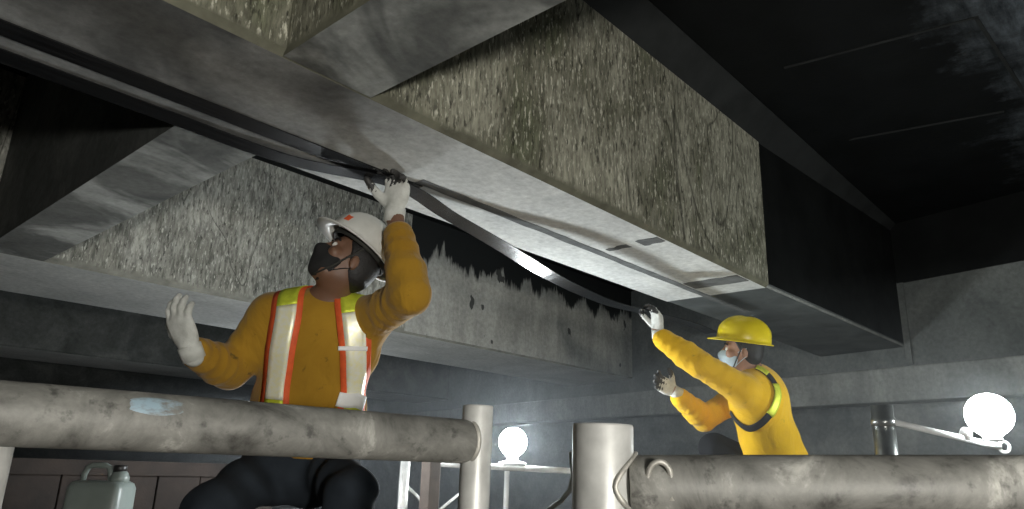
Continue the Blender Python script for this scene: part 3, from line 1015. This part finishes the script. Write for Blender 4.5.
def np_obj(name, V, Fc, mats, parent, facemat=None, smooth_iter=1):
    org = np.array(parent_world(parent)) if parent is not None else np.zeros(3)
    # light Laplacian pass to take the grid out of the surface
    for _ in range(smooth_iter):
        acc = np.zeros_like(V); num = np.zeros(len(V))
        for i in range(4):
            a, b = Fc[:, i], Fc[:, (i + 1) % 4]
            np.add.at(acc, a, V[b]); np.add.at(num, a, 1)
            np.add.at(acc, b, V[a]); np.add.at(num, b, 1)
        V = 0.5 * V + 0.5 * acc / np.maximum(num, 1)[:, None]
    me = bpy.data.meshes.new(name)
    me.vertices.add(len(V)); me.vertices.foreach_set('co', (V - org).astype(np.float32).ravel())
    me.loops.add(len(Fc) * 4); me.loops.foreach_set('vertex_index', Fc.astype(np.int32).ravel())
    me.polygons.add(len(Fc)); me.polygons.foreach_set('loop_start', np.arange(0, len(Fc) * 4, 4, dtype=np.int32))
    me.update(calc_edges=True)
    me.polygons.foreach_set('use_smooth', np.ones(len(Fc), bool))
    for m in (mats if isinstance(mats, list) else [mats]):
        me.materials.append(m)
    if facemat is not None:
        me.polygons.foreach_set('material_index', facemat(V[Fc].mean(1)).astype(np.int32))
    me.update()
    o = bpy.data.objects.new(name, me)
    COL.objects.link(o)
    if parent is not None:
        o.parent = parent
    return o

def rot_about(v, ax, a):
    ax = nrm(ax)
    return v * math.cos(a) + np.cross(ax, v) * math.sin(a) + ax * np.dot(ax, v) * (1 - math.cos(a))

def hand_prims(wr, Fd, Nd, left, curls, spread=0.0, thumb_curl=0.4, sc=1.0):
    """palm and five unequal, jointed fingers; Fd finger direction, Nd palm normal"""
    Fd = nrm(Fd); Nd = nrm(Nd - Fd * np.dot(Nd, Fd))
    T = np.cross(Nd, Fd) if left else np.cross(Fd, Nd)
    pr = []
    ax = np.array([T, Fd, Nd])
    pr.append(cone(wr - Fd * 0.03 * sc, wr + Fd * 0.012 * sc, 0.027 * sc, 0.028 * sc, 0.02))
    pr.append(ell(wr + Fd * 0.052 * sc, ax, np.array([0.043, 0.052, 0.017]) * sc, 0.015))
    lens = (0.074, 0.083, 0.077, 0.060)
    offs = (0.031, 0.010, -0.011, -0.031)
    fwd = (0.088, 0.093, 0.088, 0.079)
    curl_ax = np.cross(Fd, Nd)
    for i in range(4):
        k = wr + Fd * fwd[i] * sc + T * offs[i] * sc
        pr.append(cone(wr + Fd * 0.03 * sc + T * offs[i] * 0.7 * sc, k, 0.0135 * sc, 0.0115 * sc, 0.012))
        dirv = nrm(Fd + T * spread * (1.5 - i))
        c = curls[i] if hasattr(curls, '__len__') else curls
        r0 = (0.0102, 0.0105, 0.0100, 0.0088)[i] * sc
        for s, (fr_, rr_) in enumerate(((0.46, 0.94), (0.31, 0.86), (0.23, 0.74))):
            dirv = rot_about(dirv, curl_ax, c * (0.8, 1.0, 0.7)[s])
            e = k + dirv * lens[i] * fr_ * sc
            pr.append(cone(k, e, r0, r0 * rr_, 0.004))
            k = e; r0 = r0 * rr_
    # thumb leaves the side of the palm near its base
    k = wr + Fd * 0.022 * sc + T * 0.026 * sc + Nd * 0.006 * sc
    dv = nrm(Fd * 0.62 + T * 0.72 + Nd * 0.30)
    r0 = 0.0145 * sc
    for s, ln in enumerate((0.044, 0.034, 0.026)):
        e = k + dv * ln * sc
        pr.append(cone(k, e, r0, r0 * 0.88, 0.008 if s == 0 else 0.004))
        dv = nrm(dv + (Fd * 0.5 + Nd * 0.55 - T * 0.5) * thumb_curl)
        k = e; r0 *= 0.88
    return pr

def head_prims(hc, s, f, u):
    ax = np.array([s, f, u])
    H = lambda a, b, c_: hc + s * a + f * b + u * c_
    pr = [ell(H(0, -0.012, 0.022), ax, (0.075, 0.095, 0.098), 0.02),
          ell(H(0, 0.028, -0.052), ax, (0.056, 0.066, 0.074), 0.03),
          cone(H(-0.03, 0.045, -0.092), H(0.03, 0.045, -0.092), 0.02, 0.02, 0.03),
          cone(H(0, 0.062, -0.105), H(0, 0.068, -0.100), 0.019, 0.017, 0.02),
          cone(H(-0.034, 0.072, 0.022), H(0.034, 0.072, 0.022), 0.013, 0.013, 0.015),
          cone(H(0, 0.088, 0.006), H(0, 0.108, -0.028), 0.009, 0.0125, 0.012),
          cone(H(-0.012, 0.098, -0.034), H(0.012, 0.098, -0.034), 0.0085, 0.0085, 0.008),
          cone(H(-0.02, 0.086, -0.062), H(0.02, 0.086, -0.062), 0.0075, 0.0075, 0.008),
          cone(H(-0.017, 0.084, -0.073), H(0.017, 0.084, -0.073), 0.0075, 0.0075, 0.008)]
    for sg in (-1, 1):
        pr.append(ell(H(sg * 0.043, 0.066, -0.022), ax, (0.022, 0.02, 0.022), 0.02))
        pr.append(ell(H(sg * 0.077, -0.008, -0.012), np.array([s, nrm(f - u * 0.2), nrm(u + f * 0.2)]), (0.008, 0.017, 0.029), 0.006))
    return pr

def helmet(root, hc, s, f, u, mat, sc=1.0, tilt=0.0, sticker=None):
    """hard hat: ribbed dome, rim with front peak, liner band, chin strap"""
    f2 = rot_about(f, s, tilt); u2 = rot_about(u, s, tilt)
    c0 = hc + u * 0.052 - f * 0.008
    NSG, NR = 56, 16
    def dome(th, t_, shrink=0.0):
        ct, st = math.cos(th), math.sin(th)
        ph = t_ * math.pi / 2
        rr = math.cos(ph) ** 0.82
        x = 0.112 * sc * st * rr
        y = 0.136 * sc * ct * rr
        z = 0.122 * sc * math.sin(ph) ** 0.95
        rib = 0.0
        if shrink == 0.0 and t_ > 0.1:
            for off in (-0.038, 0.0, 0.038):
                rib = max(rib, 0.006 * math.exp(-((x / sc - off) / 0.009) ** 2) * min(1, (t_ - 0.1) * 5) * (1 if z > 0.03 else 0))
        L = math.sqrt(x * x + y * y + z * z)
        k = (L - shrink + rib) / L
        return c0 + s * x * k + f2 * y * k + u2 * z * k
    def rim(th, ext, dz):
        ct, st = math.cos(th), math.sin(th)
        pk = max(ct, 0) ** 2 * 0.036 + 0.012
        if ext == 0:
            pk = 0
        return c0 + s * (0.112 * sc + pk) * st + f2 * (0.136 * sc + pk) * ct + u2 * (dz - (0.010 * max(ct, 0) ** 2 if ext else 0))
    vs, fs = [], []
    rings = []
    rings.append(lambda th: rim(th, 1, -0.008))
    rings.append(lambda th: rim(th, 1, -0.003))
    for i in range(NR):
        rings.append(lambda th, q=i / NR * 0.985: dome(th, q + 0.0))
    for rg in rings:
        for k in range(NSG):
            vs.append(rg(2 * math.pi * k / NSG))
    top = len(vs); vs.append(c0 + u2 * 0.124 * sc)
    inner0 = len(vs)
    irings = [lambda th: rim(th, 0, -0.006) * 1.0]
    for i in range(0, NR, 2):
        irings.append(lambda th, q=i / NR * 0.985: dome(th, q, 0.005))
    for rg in irings:
        for k in range(NSG):
            vs.append(rg(2 * math.pi * k / NSG))
    itop = len(vs); vs.append(c0 + u2 * 0.118 * sc)
    nr = len(rings)
    for i in range(nr - 1):
        for k in range(NSG):
            k2 = (k + 1) % NSG
            fs.append((i * NSG + k, i * NSG + k2, (i + 1) * NSG + k2, (i + 1) * NSG + k))
    for k in range(NSG):
        fs.append(((nr - 1) * NSG + k, (nr - 1) * NSG + (k + 1) % NSG, top))
    ni = len(irings)
    for i in range(ni - 1):
        for k in range(NSG):
            k2 = (k + 1) % NSG
            fs.append((inner0 + i * NSG + k2, inner0 + i * NSG + k, inner0 + (i + 1) * NSG + k, inner0 + (i + 1) * NSG + k2))
    for k in range(NSG):
        fs.append((inner0 + (ni - 1) * NSG + (k + 1) % NSG, inner0 + (ni - 1) * NSG + k, itop))
        k2 = (k + 1) % NSG
        fs.append((k2, k, inner0 + k, inner0 + k2))
    sh = make_obj('helmet', vs, fs, mat, root, True)
    # liner band
    bvs, bfs = [], []
    for zz in (-0.012, 0.028):
        for rr_ in (0.101, 0.106):
            for k in range(40):
                th = 2 * math.pi * k / 40
                bvs.append(c0 + s * (rr_ - 0.018) * sc * math.sin(th) + f2 * (rr_ + 0.004) * sc * math.cos(th) + u2 * zz)
    for k in range(40):
        k2 = (k + 1) % 40
        bfs += [(k, k2, 80 + k2, 80 + k), (40 + k2, 40 + k, 120 + k, 120 + k2), (k2, k, 40 + k, 40 + k2), (80 + k, 80 + k2, 120 + k2, 120 + k)]
    make_obj('liner_band', bvs, bfs, M['liner'], sh, True)
    H = lambda a, b, c_: hc + s * a + f * b + u * c_
    MB().tube(catmull([H(-0.088, 0.0, 0.045), H(-0.083, 0.022, -0.02), H(-0.066, 0.045, -0.085), H(-0.03, 0.062, -0.125), H(0.03, 0.062, -0.125), H(0.066, 0.045, -0.085), H(0.083, 0.022, -0.02), H(0.088, 0.0, 0.045)], 6), 0.0035, 8).build('chin_strap', M['liner'], sh, True)
    if sticker:
        vs, fs = [], []
        th0, th1, t0, t1 = sticker
        for i in range(7):
            for j in range(7):
                p = dome(th0 + (th1 - th0) * i / 6, t0 + (t1 - t0) * j / 6)
                vs.append(p + nrm(p - c0) * (0.0012 if 0 < i < 6 and 0 < j < 6 else 0.0))
        for i in range(6):
            for j in range(6):
                q = i * 7 + j
                fs.append((q, q + 1, q + 8, q + 7))
        make_obj('helmet_sticker', vs, fs, M['orange'], sh, True)['label'] = 'small bright orange patch on the helmet'
    return sh

def ray_hit(prims, infl, px, py, t0):
    d_ = at(px, py, 1.0)
    d_ = d_ / np.linalg.norm(d_)
    t_ = t0
    best = (9, t0)
    for _ in range(80):
        v_ = float(field_at(prims, (d_ * t_)[None], infl)[0])
        best = min(best, (abs(v_), t_))
        t_ += v_ * 0.8
        if abs(v_) < 2e-4 or t_ > t0 + 3:
            break
    return d_ * best[1]

def grad(prims, P, e=0.004):
    g = np.zeros_like(P)
    for i in range(3):
        o = np.zeros(3); o[i] = e
        g[:, i] = field_at(prims, P + o) - field_at(prims, P - o)
    return g / np.maximum(np.linalg.norm(g, axis=1), 1e-9)[:, None]

def project(prims, infl, P, off=0.0, it=8):
    P = np.array(P, float)
    for _ in range(it):
        P = P - grad(prims, P) * (field_at(prims, P, infl + off))[:, None] * 0.9
    return P

def strap(name, prims, infl, ctrl, hw, off, mat, parent, n=10, nw=4, th=0.003, closed=False, lo=0.0, hi=1.0, hw_in=0.0):
    """webbing that follows the cloth: the control points are pulled onto it, the width bends with it"""
    C = np.array(catmull(list(ctrl), n))
    a, b = int(lo * (len(C) - 1)), int(hi * (len(C) - 1))
    C = C[a:b + 1]
    C = project(prims, infl, C, off)
    for _ in range(2):
        C[1:-1] = 0.25 * C[:-2] + 0.5 * C[1:-1] + 0.25 * C[2:]
    C = project(prims, infl, C, off)
    G = grad(prims, C)
    T = np.gradient(C, axis=0)
    T /= np.linalg.norm(T, axis=1)[:, None]
    Wd = np.cross(T, G)
    Wd /= np.linalg.norm(Wd, axis=1)[:, None]
    rows = []
    for j in range(nw + 1):
        w = -hw + 2 * hw * j / nw
        Q = C + Wd * w
        rows.append(project(prims, infl, Q, off, 4))
    rows = np.stack(rows, 1)
    top = rows.reshape(-1, 3)
    bot = project(prims, infl, top, off - th, 3)
    m = nw + 1
    n_ = len(C)
    vs = np.vstack([top, bot])
    K = n_ * m
    fs = []
    for i in range(n_ - 1):
        for j in range(nw):
            q = i * m + j
            fs.append((q, q + 1, q + m + 1, q + m))
            fs.append((K + q, K + q + m, K + q + m + 1, K + q + 1))
        for q, w in ((i * m, 1), (i * m + nw, -1)):
            fs.append((q, q + m, K + q + m, K + q))
    for i in (0, n_ - 1):
        for j in range(nw):
            q = i * m + j
            fs.append((q, K + q, K + q + 1, q + 1))
    return make_obj(name, vs, fs, mat, parent, True)

def frame_of(up, side):
    up = nrm(up); side = nrm(side - up * np.dot(side, up))
    return side, np.cross(up, side), up

def make_person(name, label, J, head, hands, mats, base, shirt_infl, wr_seed, width=1.0, slv=0.004, dep=1.1):
    """J joints: hip, neck, sl, sr, el, er, wl, wr, hl, hr, kl, kr, al, ar, tl, tr (toes); l/r are the person's own sides"""
    root = thing(name, base, label, 'person')
    up = nrm(J['neck'] - J['hip'])
    side, fwd_, up = frame_of(up, J['sr'] - J['sl'])     # side: person's right
    # with side = right and up = up, forward is up x side
    fwd = np.cross(up, side)
    ax = np.array([side, fwd, up])
    hc, hs, hf, hu = head
    Lt = np.linalg.norm(J['neck'] - J['hip'])
    def torso(w, dpt):
        return [ell(J['neck'] - up * 0.15 + fwd * 0.005, ax, (0.165 * w, 0.105 * dpt, 0.17), 0.06),
                ell(J['neck'] - up * (0.15 + (Lt - 0.15) * 0.5), ax, (0.15 * w, 0.105 * dpt, 0.19), 0.06),
                ell(J['hip'] + up * 0.06, ax, (0.165 * w, 0.11 * dpt, 0.12), 0.06),
                cone(J['neck'] - up * 0.035, J['sl'], 0.052, 0.056, 0.06), cone(J['neck'] - up * 0.035, J['sr'], 0.052, 0.056, 0.06)]
    def arms(x=0.0):
        pr = []
        for q in 'lr':
            pr.append(cone(J['s' + q], J['e' + q], 0.052 + x, 0.041 + x, 0.04))
            mid = J['e' + q] * 0.65 + J['w' + q] * 0.35
            pr.append(cone(J['e' + q], mid, 0.041 + x, 0.041 + x, 0.02))
            pr.append(cone(mid, J['w' + q], 0.041 + x, 0.027 + x, 0.02))
        return pr
    def legs(x=0.0):
        pr = [ell(J['hip'] - up * 0.02, ax, (0.165 + x, 0.115 + x, 0.10 + x), 0.05)]
        for q in 'lr':
            pr.append(cone(J['h' + q], J['k' + q], 0.082 + x, 0.056 + x, 0.05))
            mid = J['k' + q] * 0.68 + J['a' + q] * 0.32
            pr.append(cone(J['k' + q], mid, 0.055 + x, 0.056 + x, 0.03))
            pr.append(cone(mid, J['a' + q], 0.056 + x, 0.036 + x, 0.03))
        return pr
    def feet(x=0.0):
        pr = []
        for q in 'lr':
            heel = J['a' + q] + np.array([0, 0, -1.0]) * (J['a' + q][2] - ZP - 0.04)
            pr.append(cone(J['a' + q], heel, 0.036 + x, 0.03 + x, 0.03))
            tt = J['t' + q]
            pr.append(cone(heel + np.array([0, 0, 0.004]), tt + np.array([0, 0, 0.004]), 0.03 + x, 0.026 + x, 0.03))
        return pr
    HP = head_prims(hc, hs, hf, hu)
    neckp = [cone(hc - hu * 0.06 - hf * 0.022, J['neck'] + up * 0.0, 0.055, 0.063, 0.03)]
    hp = {}
    for q in 'lr':
        hd = hands[q]
        hp[q] = hand_prims(hd['w'], hd['F'], hd['N'], q == 'l', hd['curl'], hd.get('spread', 0.05), hd.get('thumb', 0.4), hd.get('sc', 1.0))
    link = [cone(J['wl'], hands['l']['w'], 0.027, 0.026, 0.02), cone(J['wr'], hands['r']['w'], 0.027, 0.026, 0.02)]
    body = HP + neckp + torso(width * 0.95, 1.0) + arms() + link + hp['l'] + hp['r'] + legs() + feet()
    V, Fc = surface(body, 0.0055)
    np_obj('body', V, Fc, mats['skin'], root, None, 1)
    # eyes
    for sg in (-1, 1):
        e = hc + hs * sg * 0.032 + hf * 0.0785 + hu * 0.0035
        MB().sphere(e, 0.0118, 16, 10).build('eye', M['eye'], root, True)
        MB().sphere(e + hf * 0.0075, 0.0062, 12, 8).build('iris', M['iris'], root, True)
        bp = [hc + hs * sg * a + hf * b + hu * c_ for a, b, c_ in ((0.016, 0.0905, 0.024), (0.032, 0.0885, 0.030), (0.05, 0.078, 0.024))]
        MB().tube(catmull(bp, 4), 0.0038, 6).build('eyebrow', M['hair'], root, True)
    # hair cap
    hx = np.array([hs, hf, hu])
    V, Fc = surface([ell(hc - hf * 0.018 + hu * 0.026, hx, (0.081, 0.097, 0.101), 0.02), ell(hc - hf * 0.045 - hu * 0.03, hx, (0.068, 0.06, 0.06), 0.03)], 0.005, 0.0,
                    [(hc + hf * 0.018, nrm(hf - hu * 0.6))])
    np_obj('hair', V, Fc, M['hair'], root)
    # shirt
    sp = torso(width, dep) + arms(slv) + [ell(J['hip'] + up * 0.05, ax, (0.175 * width, 0.114 * dep, 0.13), 0.05)]
    rr_ = np.random.default_rng(wr_seed)
    waves = []
    for q in 'lr':
        for a_, b_, cnt_ in (('s', 'e', 5), ('e', 'w', 5)):
            waves.append((J[a_ + q], J[b_ + q], rr_.uniform(0, 6.28), rr_.uniform(9, 14)))
    ph = rr_.uniform(0, 6.28, 12)
    def wrinkle(P):
        o = np.zeros(len(P))
        for (a_, b_, p0, fr_) in waves:
            ba = b_ - a_
            L_ = np.linalg.norm(ba)
            h_ = ((P - a_) @ ba) / L_ ** 2
            dist = np.linalg.norm(P - a_ - np.clip(h_, 0, 1)[:, None] * ba, axis=1)
            w_ = np.clip(1.3 - dist / 0.075, 0, 1) * np.clip(1.2 - np.abs(h_ - 0.5) * 1.6, 0.2, 1)
            sk = (P @ ph[:3]) * 4.0
            o += w_ * 0.0055 * (np.abs(np.sin(h_ * fr_ * 1.3 + p0 + 0.9 * np.sin(sk))) - 0.5) * 2
        v_ = (P - J['hip']) @ up
        s_ = (P - J['hip']) @ side
        o += 0.0065 * np.sin(s_ * 32 + 5.0 * np.sin(v_ * 6 + ph[4]) + ph[5]) * np.clip(1 - v_ / (Lt * 0.9), 0.15, 1)
        o += 0.004 * np.sin(v_ * 38 + 4 * np.sin(s_ * 9 + ph[6])) * np.clip(1 - np.abs(v_ - 0.08) / 0.16, 0, 1)
        return o
    V, Fc = surface(sp, 0.006, shirt_infl, [(J['hip'] + up * 0.095, -up)], wrinkle)
    shirt = np_obj('shirt', V, Fc, mats['shirt'], root)
    # neckband and cuffs
    nd = nrm(hc - hu * 0.06 - hf * 0.022 - J['neck'])
    nb = J['neck'] + nd * 0.012
    s1 = nrm(np.cross(nd, fwd)); s2 = np.cross(s1, nd)
    MB().tube([nb + (s1 * math.cos(2 * math.pi * k / 28) + s2 * math.sin(2 * math.pi * k / 28)) * 0.069 - nd * 0.014 * math.cos(2 * math.pi * k / 28 + math.pi / 2) for k in range(28)], 0.007, 8, closed=True).build('neckband', mats['shirt'], shirt, True)
    for q in 'lr':
        dq = nrm(J['w' + q] - J['e' + q])
        MB().lathe([(0.033, -0.03), (0.0425, -0.03), (0.0415, 0.018), (0.037, 0.021), (0.031, 0.018)], J['w' + q] + dq * 0.012, dq, 24).build('cuff', mats['shirt'], shirt, True)
    # trousers, boots
    V, Fc = surface(legs(0.014) + [ell(J['hip'] + up * 0.06, ax, (0.165, 0.12, 0.11), 0.05)], 0.008, 0.006, (), lambda P: 0.006 * np.sin(P @ np.array([23, 17, 31.0]) + 3 * np.sin(P @ np.array([9, -13, 7.0]))))
    np_obj('trousers', V, Fc, mats['trousers'], root)
    for q in 'lr':
        heel = J['a' + q] + np.array([0, 0, -1.0]) * (J['a' + q][2] - ZP - 0.047)
        V, Fc = surface([cone(J['a' + q] + (J['k' + q] - J['a' + q]) * 0.25, J['a' + q], 0.052, 0.047, 0.03), cone(J['a' + q], heel, 0.047, 0.046, 0.03), cone(heel, J['t' + q], 0.046, 0.04, 0.03)], 0.007, 0.002, [(np.array([0, 0, ZP + 0.003]), np.array([0, 0, -1.0]))])
        np_obj('boot', V, Fc, M['boot'], root)
    # gloves
    for q in 'lr':
        hd = hands[q]
        V, Fc = surface(hp[q], 0.0042, 0.0022)
        Fd = nrm(hd['F']); Nd = nrm(hd['N'] - Fd * np.dot(hd['N'], Fd))
        lim = hd.get('grip', 9)
        w0 = hd['w']
        def fm(Cn, Fd=Fd, Nd=Nd, w0=w0, lim=lim):
            a_ = (Cn - w0) @ Fd; b_ = (Cn - w0) @ Nd
            nz_ = 0.012 * np.sin(Cn @ np.array([210, 150, 180.0])) + 0.010 * np.sin(Cn @ np.array([-330, 270, 110.0]))
            return ((a_ + 0.9 * b_ + nz_) > lim)
        gl_ = np_obj('glove', V, Fc, [mats['glove'], M['glove_grip']], root, fm)
        dq = Fd
        ksc = hd.get('sc', 1.0)
        MB().lathe([(0.027 * ksc, -0.036), (0.0335 * ksc, -0.036), (0.0345 * ksc, 0.012), (0.029 * ksc, 0.016)], w0 - dq * 0.004, dq, 22).build('glove_cuff', mats['glove'], gl_, True)
    return root, torso(width, dep) + [sp[-1]], dict(up=up, side=side, fwd=fwd, shirt=shirt)

def mask(root, hc, s, f, u, mat):
    ax = np.array([s, f, u])
    pr = [ell(hc + f * 0.034 - u * 0.055, ax, (0.060, 0.070, 0.070), 0.02),
          cone(hc + f * 0.09 - u * 0.012, hc + f * 0.108 - u * 0.032, 0.010, 0.014, 0.02),
          cone(hc + f * 0.092 - u * 0.04, hc + f * 0.072 - u * 0.10, 0.02, 0.018, 0.02)]
    V, Fc = surface(pr, 0.0042, 0.004, [(hc + f * 0.018, nrm(-f - u * 0.15)), (hc + f * 0.09 - u * 0.006, nrm(u - f * 0.1))])
    mk = np_obj('face_mask', V, Fc, mat, root)
    for sg in (-1, 1):
        for z0, z1 in ((-0.018, 0.012), (-0.085, -0.03)):
            pts = [hc + s * sg * 0.058 + f * 0.035 + u * z0, hc + s * sg * 0.073 + f * 0.012 + u * (z0 * 0.5 + z1 * 0.5), hc + s * sg * 0.081 - f * 0.016 + u * z1]
            MB().tube(catmull(pts, 5), 0.0018, 6).build('ear_loop', mat, mk, True)
    return mk

def axes_from(fc, uc):
    u = nrm(uc)
    f = nrm(fc - u * np.dot(fc, u))
    return np.cross(f, u), f, u      # side (person's right), forward, up

# ---- worker in the white helmet, sitting on a low crate with arm raised
D = 2.63
J = dict(hip=at(301, 468, D + 0.05), neck=at(322, 304, D), sl=at(369, 320, D), sr=at(272, 316, D),
         el=at(410, 295, D - 0.20), wl=at(399, 236, D - 0.07), er=at(231, 369, D - 0.05), wr=at(197, 353, D - 0.22),
         hl=at(330, 470, D + 0.02), hr=at(268, 470, D + 0.02), kl=at(352, 494, 2.30), kr=at(208, 512, 2.27))
for q, dx in (('l', 0.02), ('r', -0.02)):
    k = J['k' + q]
    fwd_xy = nrm(np.array([k[0] - J['h' + q][0], k[1] - J['h' + q][1], 0]))
    J['a' + q] = np.array([k[0], k[1], ZP + 0.085]) - fwd_xy * 0.05
    J['t' + q] = np.array([k[0], k[1], ZP + 0.036]) + fwd_xy * 0.12
hs, hf, hu = axes_from(cv(-0.74, 0.50, 0.36), cv(0.50, 0.66, -0.42))
hc = at(348, 262, D - 0.02)
hands = dict(l=dict(w=at(395, 211, D - 0.03), F=cv(0.08, 1.0, -0.10), N=cv(-0.35, 0.25, 0.9), curl=0.75, grip=0.118, sc=1.12, spread=0.06, thumb=0.3),
             r=dict(w=at(190, 348, D - 0.28), F=cv(-0.28, 0.9, 0.15), N=cv(0.35, -0.1, -0.9), curl=0.45, grip=9, spread=0.05, sc=1.1))
p1, sp1, ax1 = make_person('person', 'worker in mustard shirt, white helmet and orange reflective vest reaching up', J, (hc, hs, hf, hu), hands,
                           dict(skin=M['skin'], shirt=M['shirt_one'], trousers=M['trousers'], glove=M['glove']), (J['hip'][0], J['hip'][1], ZP), 0.018, 5, 1.33, 0.010)
helmet(p1, hc + hu * 0.008, hs, hf, hu, M['helmet_white'], 1.06, 0.0, (-0.62, -0.42, 0.14, 0.28))
mask(p1, hc, hs, hf, hu, M['mask_black'])
INF = 0.021
for cl in (((291, 292), (287, 312), (283, 335), (279, 360), (276, 385), (274, 414)), ((351, 300), (353, 318), (355, 340), (356, 365), (355, 390), (351, 416))):
    front = [ray_hit(sp1, INF, px, py, 2.0) for px, py in cl]
    up, fw = ax1['up'], ax1['fwd']
    topp = front[0]
    backp = [topp - up * 0.42 - fw * 0.27, topp - up * 0.28 - fw * 0.26, topp - up * 0.12 - fw * 0.24, topp - up * 0.0 - fw * 0.15, topp + up * 0.03 - fw * 0.07]
    ctrl = backp + front
    st = strap('vest_strap', sp1, INF, ctrl, 0.058, 0.006, M['orange'], p1, 8)
    st['label'] = 'orange vest strap with pale reflective centre'
    strap('reflective_tape', sp1, INF, ctrl, 0.037, 0.009, M['tape'], st, 8, lo=0.58, hi=0.95)
    strap('reflective_tape', sp1, INF, ctrl, 0.037, 0.009, M['lime'], st, 8, lo=0.30, hi=0.58)
    strap('reflective_tape', sp1, INF, ctrl, 0.037, 0.009, M['lime'], st, 8, lo=0.95, hi=1.0)
bar = [ray_hit(sp1, INF, px, 348, 2.0) for px in (338, 345, 352, 359, 366)]
strap('cross_tape', sp1, INF, bar, 0.008, 0.012, M['white_flap'], p1, 6)
fl = [ray_hit(sp1, INF, px, py, 2.0) for px, py in ((337, 398), (346, 400), (355, 400), (362, 404))]
strap('torn_flap', sp1, INF, fl, 0.026, 0.013, M['white_flap'], p1, 6)

# ---- worker in the yellow helmet, seen from behind, both arms out to the left
D = 3.92
J = dict(hip=at(779, 478, D + 0.02), neck=at(753, 374, D), sl=at(741, 389, D - 0.15), sr=at(757, 384, D + 0.17),
         el=at(699, 364, D - 0.20), wl=at(663, 339, D - 0.12), er=at(704, 419, D + 0.20), wr=at(680, 398, D + 0.10),
         hl=at(782, 484, D - 0.07), hr=at(790, 480, D + 0.11), kl=at(712, 480, D - 0.22), kr=at(714, 448, D + 0.22))
for q in 'lr':
    k = J['k' + q]
    fwd_xy = nrm(np.array([k[0] - J['h' + q][0], k[1] - J['h' + q][1], 0]))
    J['a' + q] = np.array([k[0], k[1], ZP + 0.085]) - fwd_xy * 0.06
    J['t' + q] = np.array([k[0], k[1], ZP + 0.036]) + fwd_xy * 0.10
hs, hf, hu = axes_from(cv(-0.95, 0.05, -0.22), cv(0.05, 1.0, -0.08))
hc = at(742, 350, D)
hands = dict(l=dict(w=at(658, 331, D - 0.10), F=cv(-0.08, 1.0, 0.05), N=cv(-0.9, 0.2, 0.35), curl=0.6, grip=0.125, thumb=0.5),
             r=dict(w=at(674, 391, D + 0.08), F=cv(-0.86, 0.5, 0.1), N=cv(-0.3, 0.5, 0.8), curl=0.45, grip=0.10, spread=0.1))
p2, sp2, ax2 = make_person('person', 'worker in bright yellow shirt, yellow helmet and pale mask seen from behind', J, (hc, hs, hf, hu), hands,
                           dict(skin=M['skin_two'], shirt=M['shirt_two'], trousers=M['trousers_two'], glove=M['glove']), (J['hip'][0], J['hip'][1], ZP), 0.018, 11, 1.27, 0.010, 1.32)
helmet(p2, hc, hs, hf, hu, M['helmet_yellow'], 1.06, 0.09)
mask(p2, hc, hs, hf, hu, M['mask_blue'])
loop = [ray_hit(sp2, INF, px, py, 3.2) for px, py in ((731, 412), (738, 422), (748, 428), (758, 425), (768, 416), (775, 404), (777, 392), (772, 380), (764, 372), (756, 368))]
st = strap('harness_strap', sp2, INF, loop, 0.02, 0.006, M['black_web'], p2, 8)
st['label'] = 'black harness strap looped round the shoulder'
strap('reflective_tape', sp2, INF, loop, 0.024, 0.010, M['lime'], st, 8, lo=0.46, hi=0.74)
strap('reflective_tape', sp2, INF, loop, 0.02, 0.010, M['lime'], st, 8, lo=0.86, hi=1.0)

# ---- low crates they sit on
def crate(c, top, label):
    cr = thing('wooden_crate', (c[0], c[1], ZP), label, 'crate')
    h = top - ZP
    hx = 0.16
    for k in range(3):
        z0 = ZP + 0.005 + k * (h - 0.03) / 3
        z1 = z0 + (h - 0.03) / 3 - 0.008
        for sx in (-1, 1):
            MB().box((c[0] - hx, c[1] + sx * hx - 0.008, z0), (c[0] + hx, c[1] + sx * hx + 0.008, z1)).build('slat', M['wood'], cr)
            MB().box((c[0] + sx * hx - 0.008, c[1] - hx + 0.01, z0), (c[0] + sx * hx + 0.008, c[1] + hx - 0.01, z1)).build('slat', M['wood'], cr)
    for k in range(4):
        y0 = c[1] - hx + k * 2 * hx / 4
        MB().box((c[0] - hx, y0 + 0.003, top - 0.022), (c[0] + hx, y0 + 2 * hx / 4 - 0.003, top - 0.002)).build('slat', M['wood'], cr)
    for sx in (-1, 1):
        for sy in (-1, 1):
            x_, y_ = c[0] + sx * (hx - 0.025), c[1] + sy * (hx - 0.025)
            MB().box((x_ - 0.016, y_ - 0.016, ZP), (x_ + 0.016, y_ + 0.016, top - 0.022)).build('corner_post', M['wood'], cr)
h1 = np.array(p1.location); h2 = np.array(p2.location)
crate(h1, -0.18, 'low wooden crate under the seated worker in the white helmet')
crate(h2, -0.19, 'low wooden crate under the seated worker in the yellow helmet')

# ------------------------------------------------------------------ haze volume added for the glow around the bulbs
hz = bpy.data.materials.new('glow_haze')
hz.use_nodes = True
nt = hz.node_tree
nt.nodes.remove(nt.nodes['Principled BSDF'])
vsn = nt.nodes.new('ShaderNodeVolumeScatter')
vsn.inputs['Color'].default_value = (0.88, 0.95, 1.0, 1)
vsn.inputs['Density'].default_value = 0.03
vsn.inputs['Anisotropy'].default_value = 0.2
nt.links.new(vsn.outputs[0], nt.nodes['Material Output'].inputs['Volume'])
o = MB().box((1.95, 0.25, ZP + 0.01), (5.75, 8.4, 0.52)).build('bulb_glow_haze', hz)
tag(o, 'faint haze volume added for the glow around both lit bulbs', 'haze', kind='stuff')
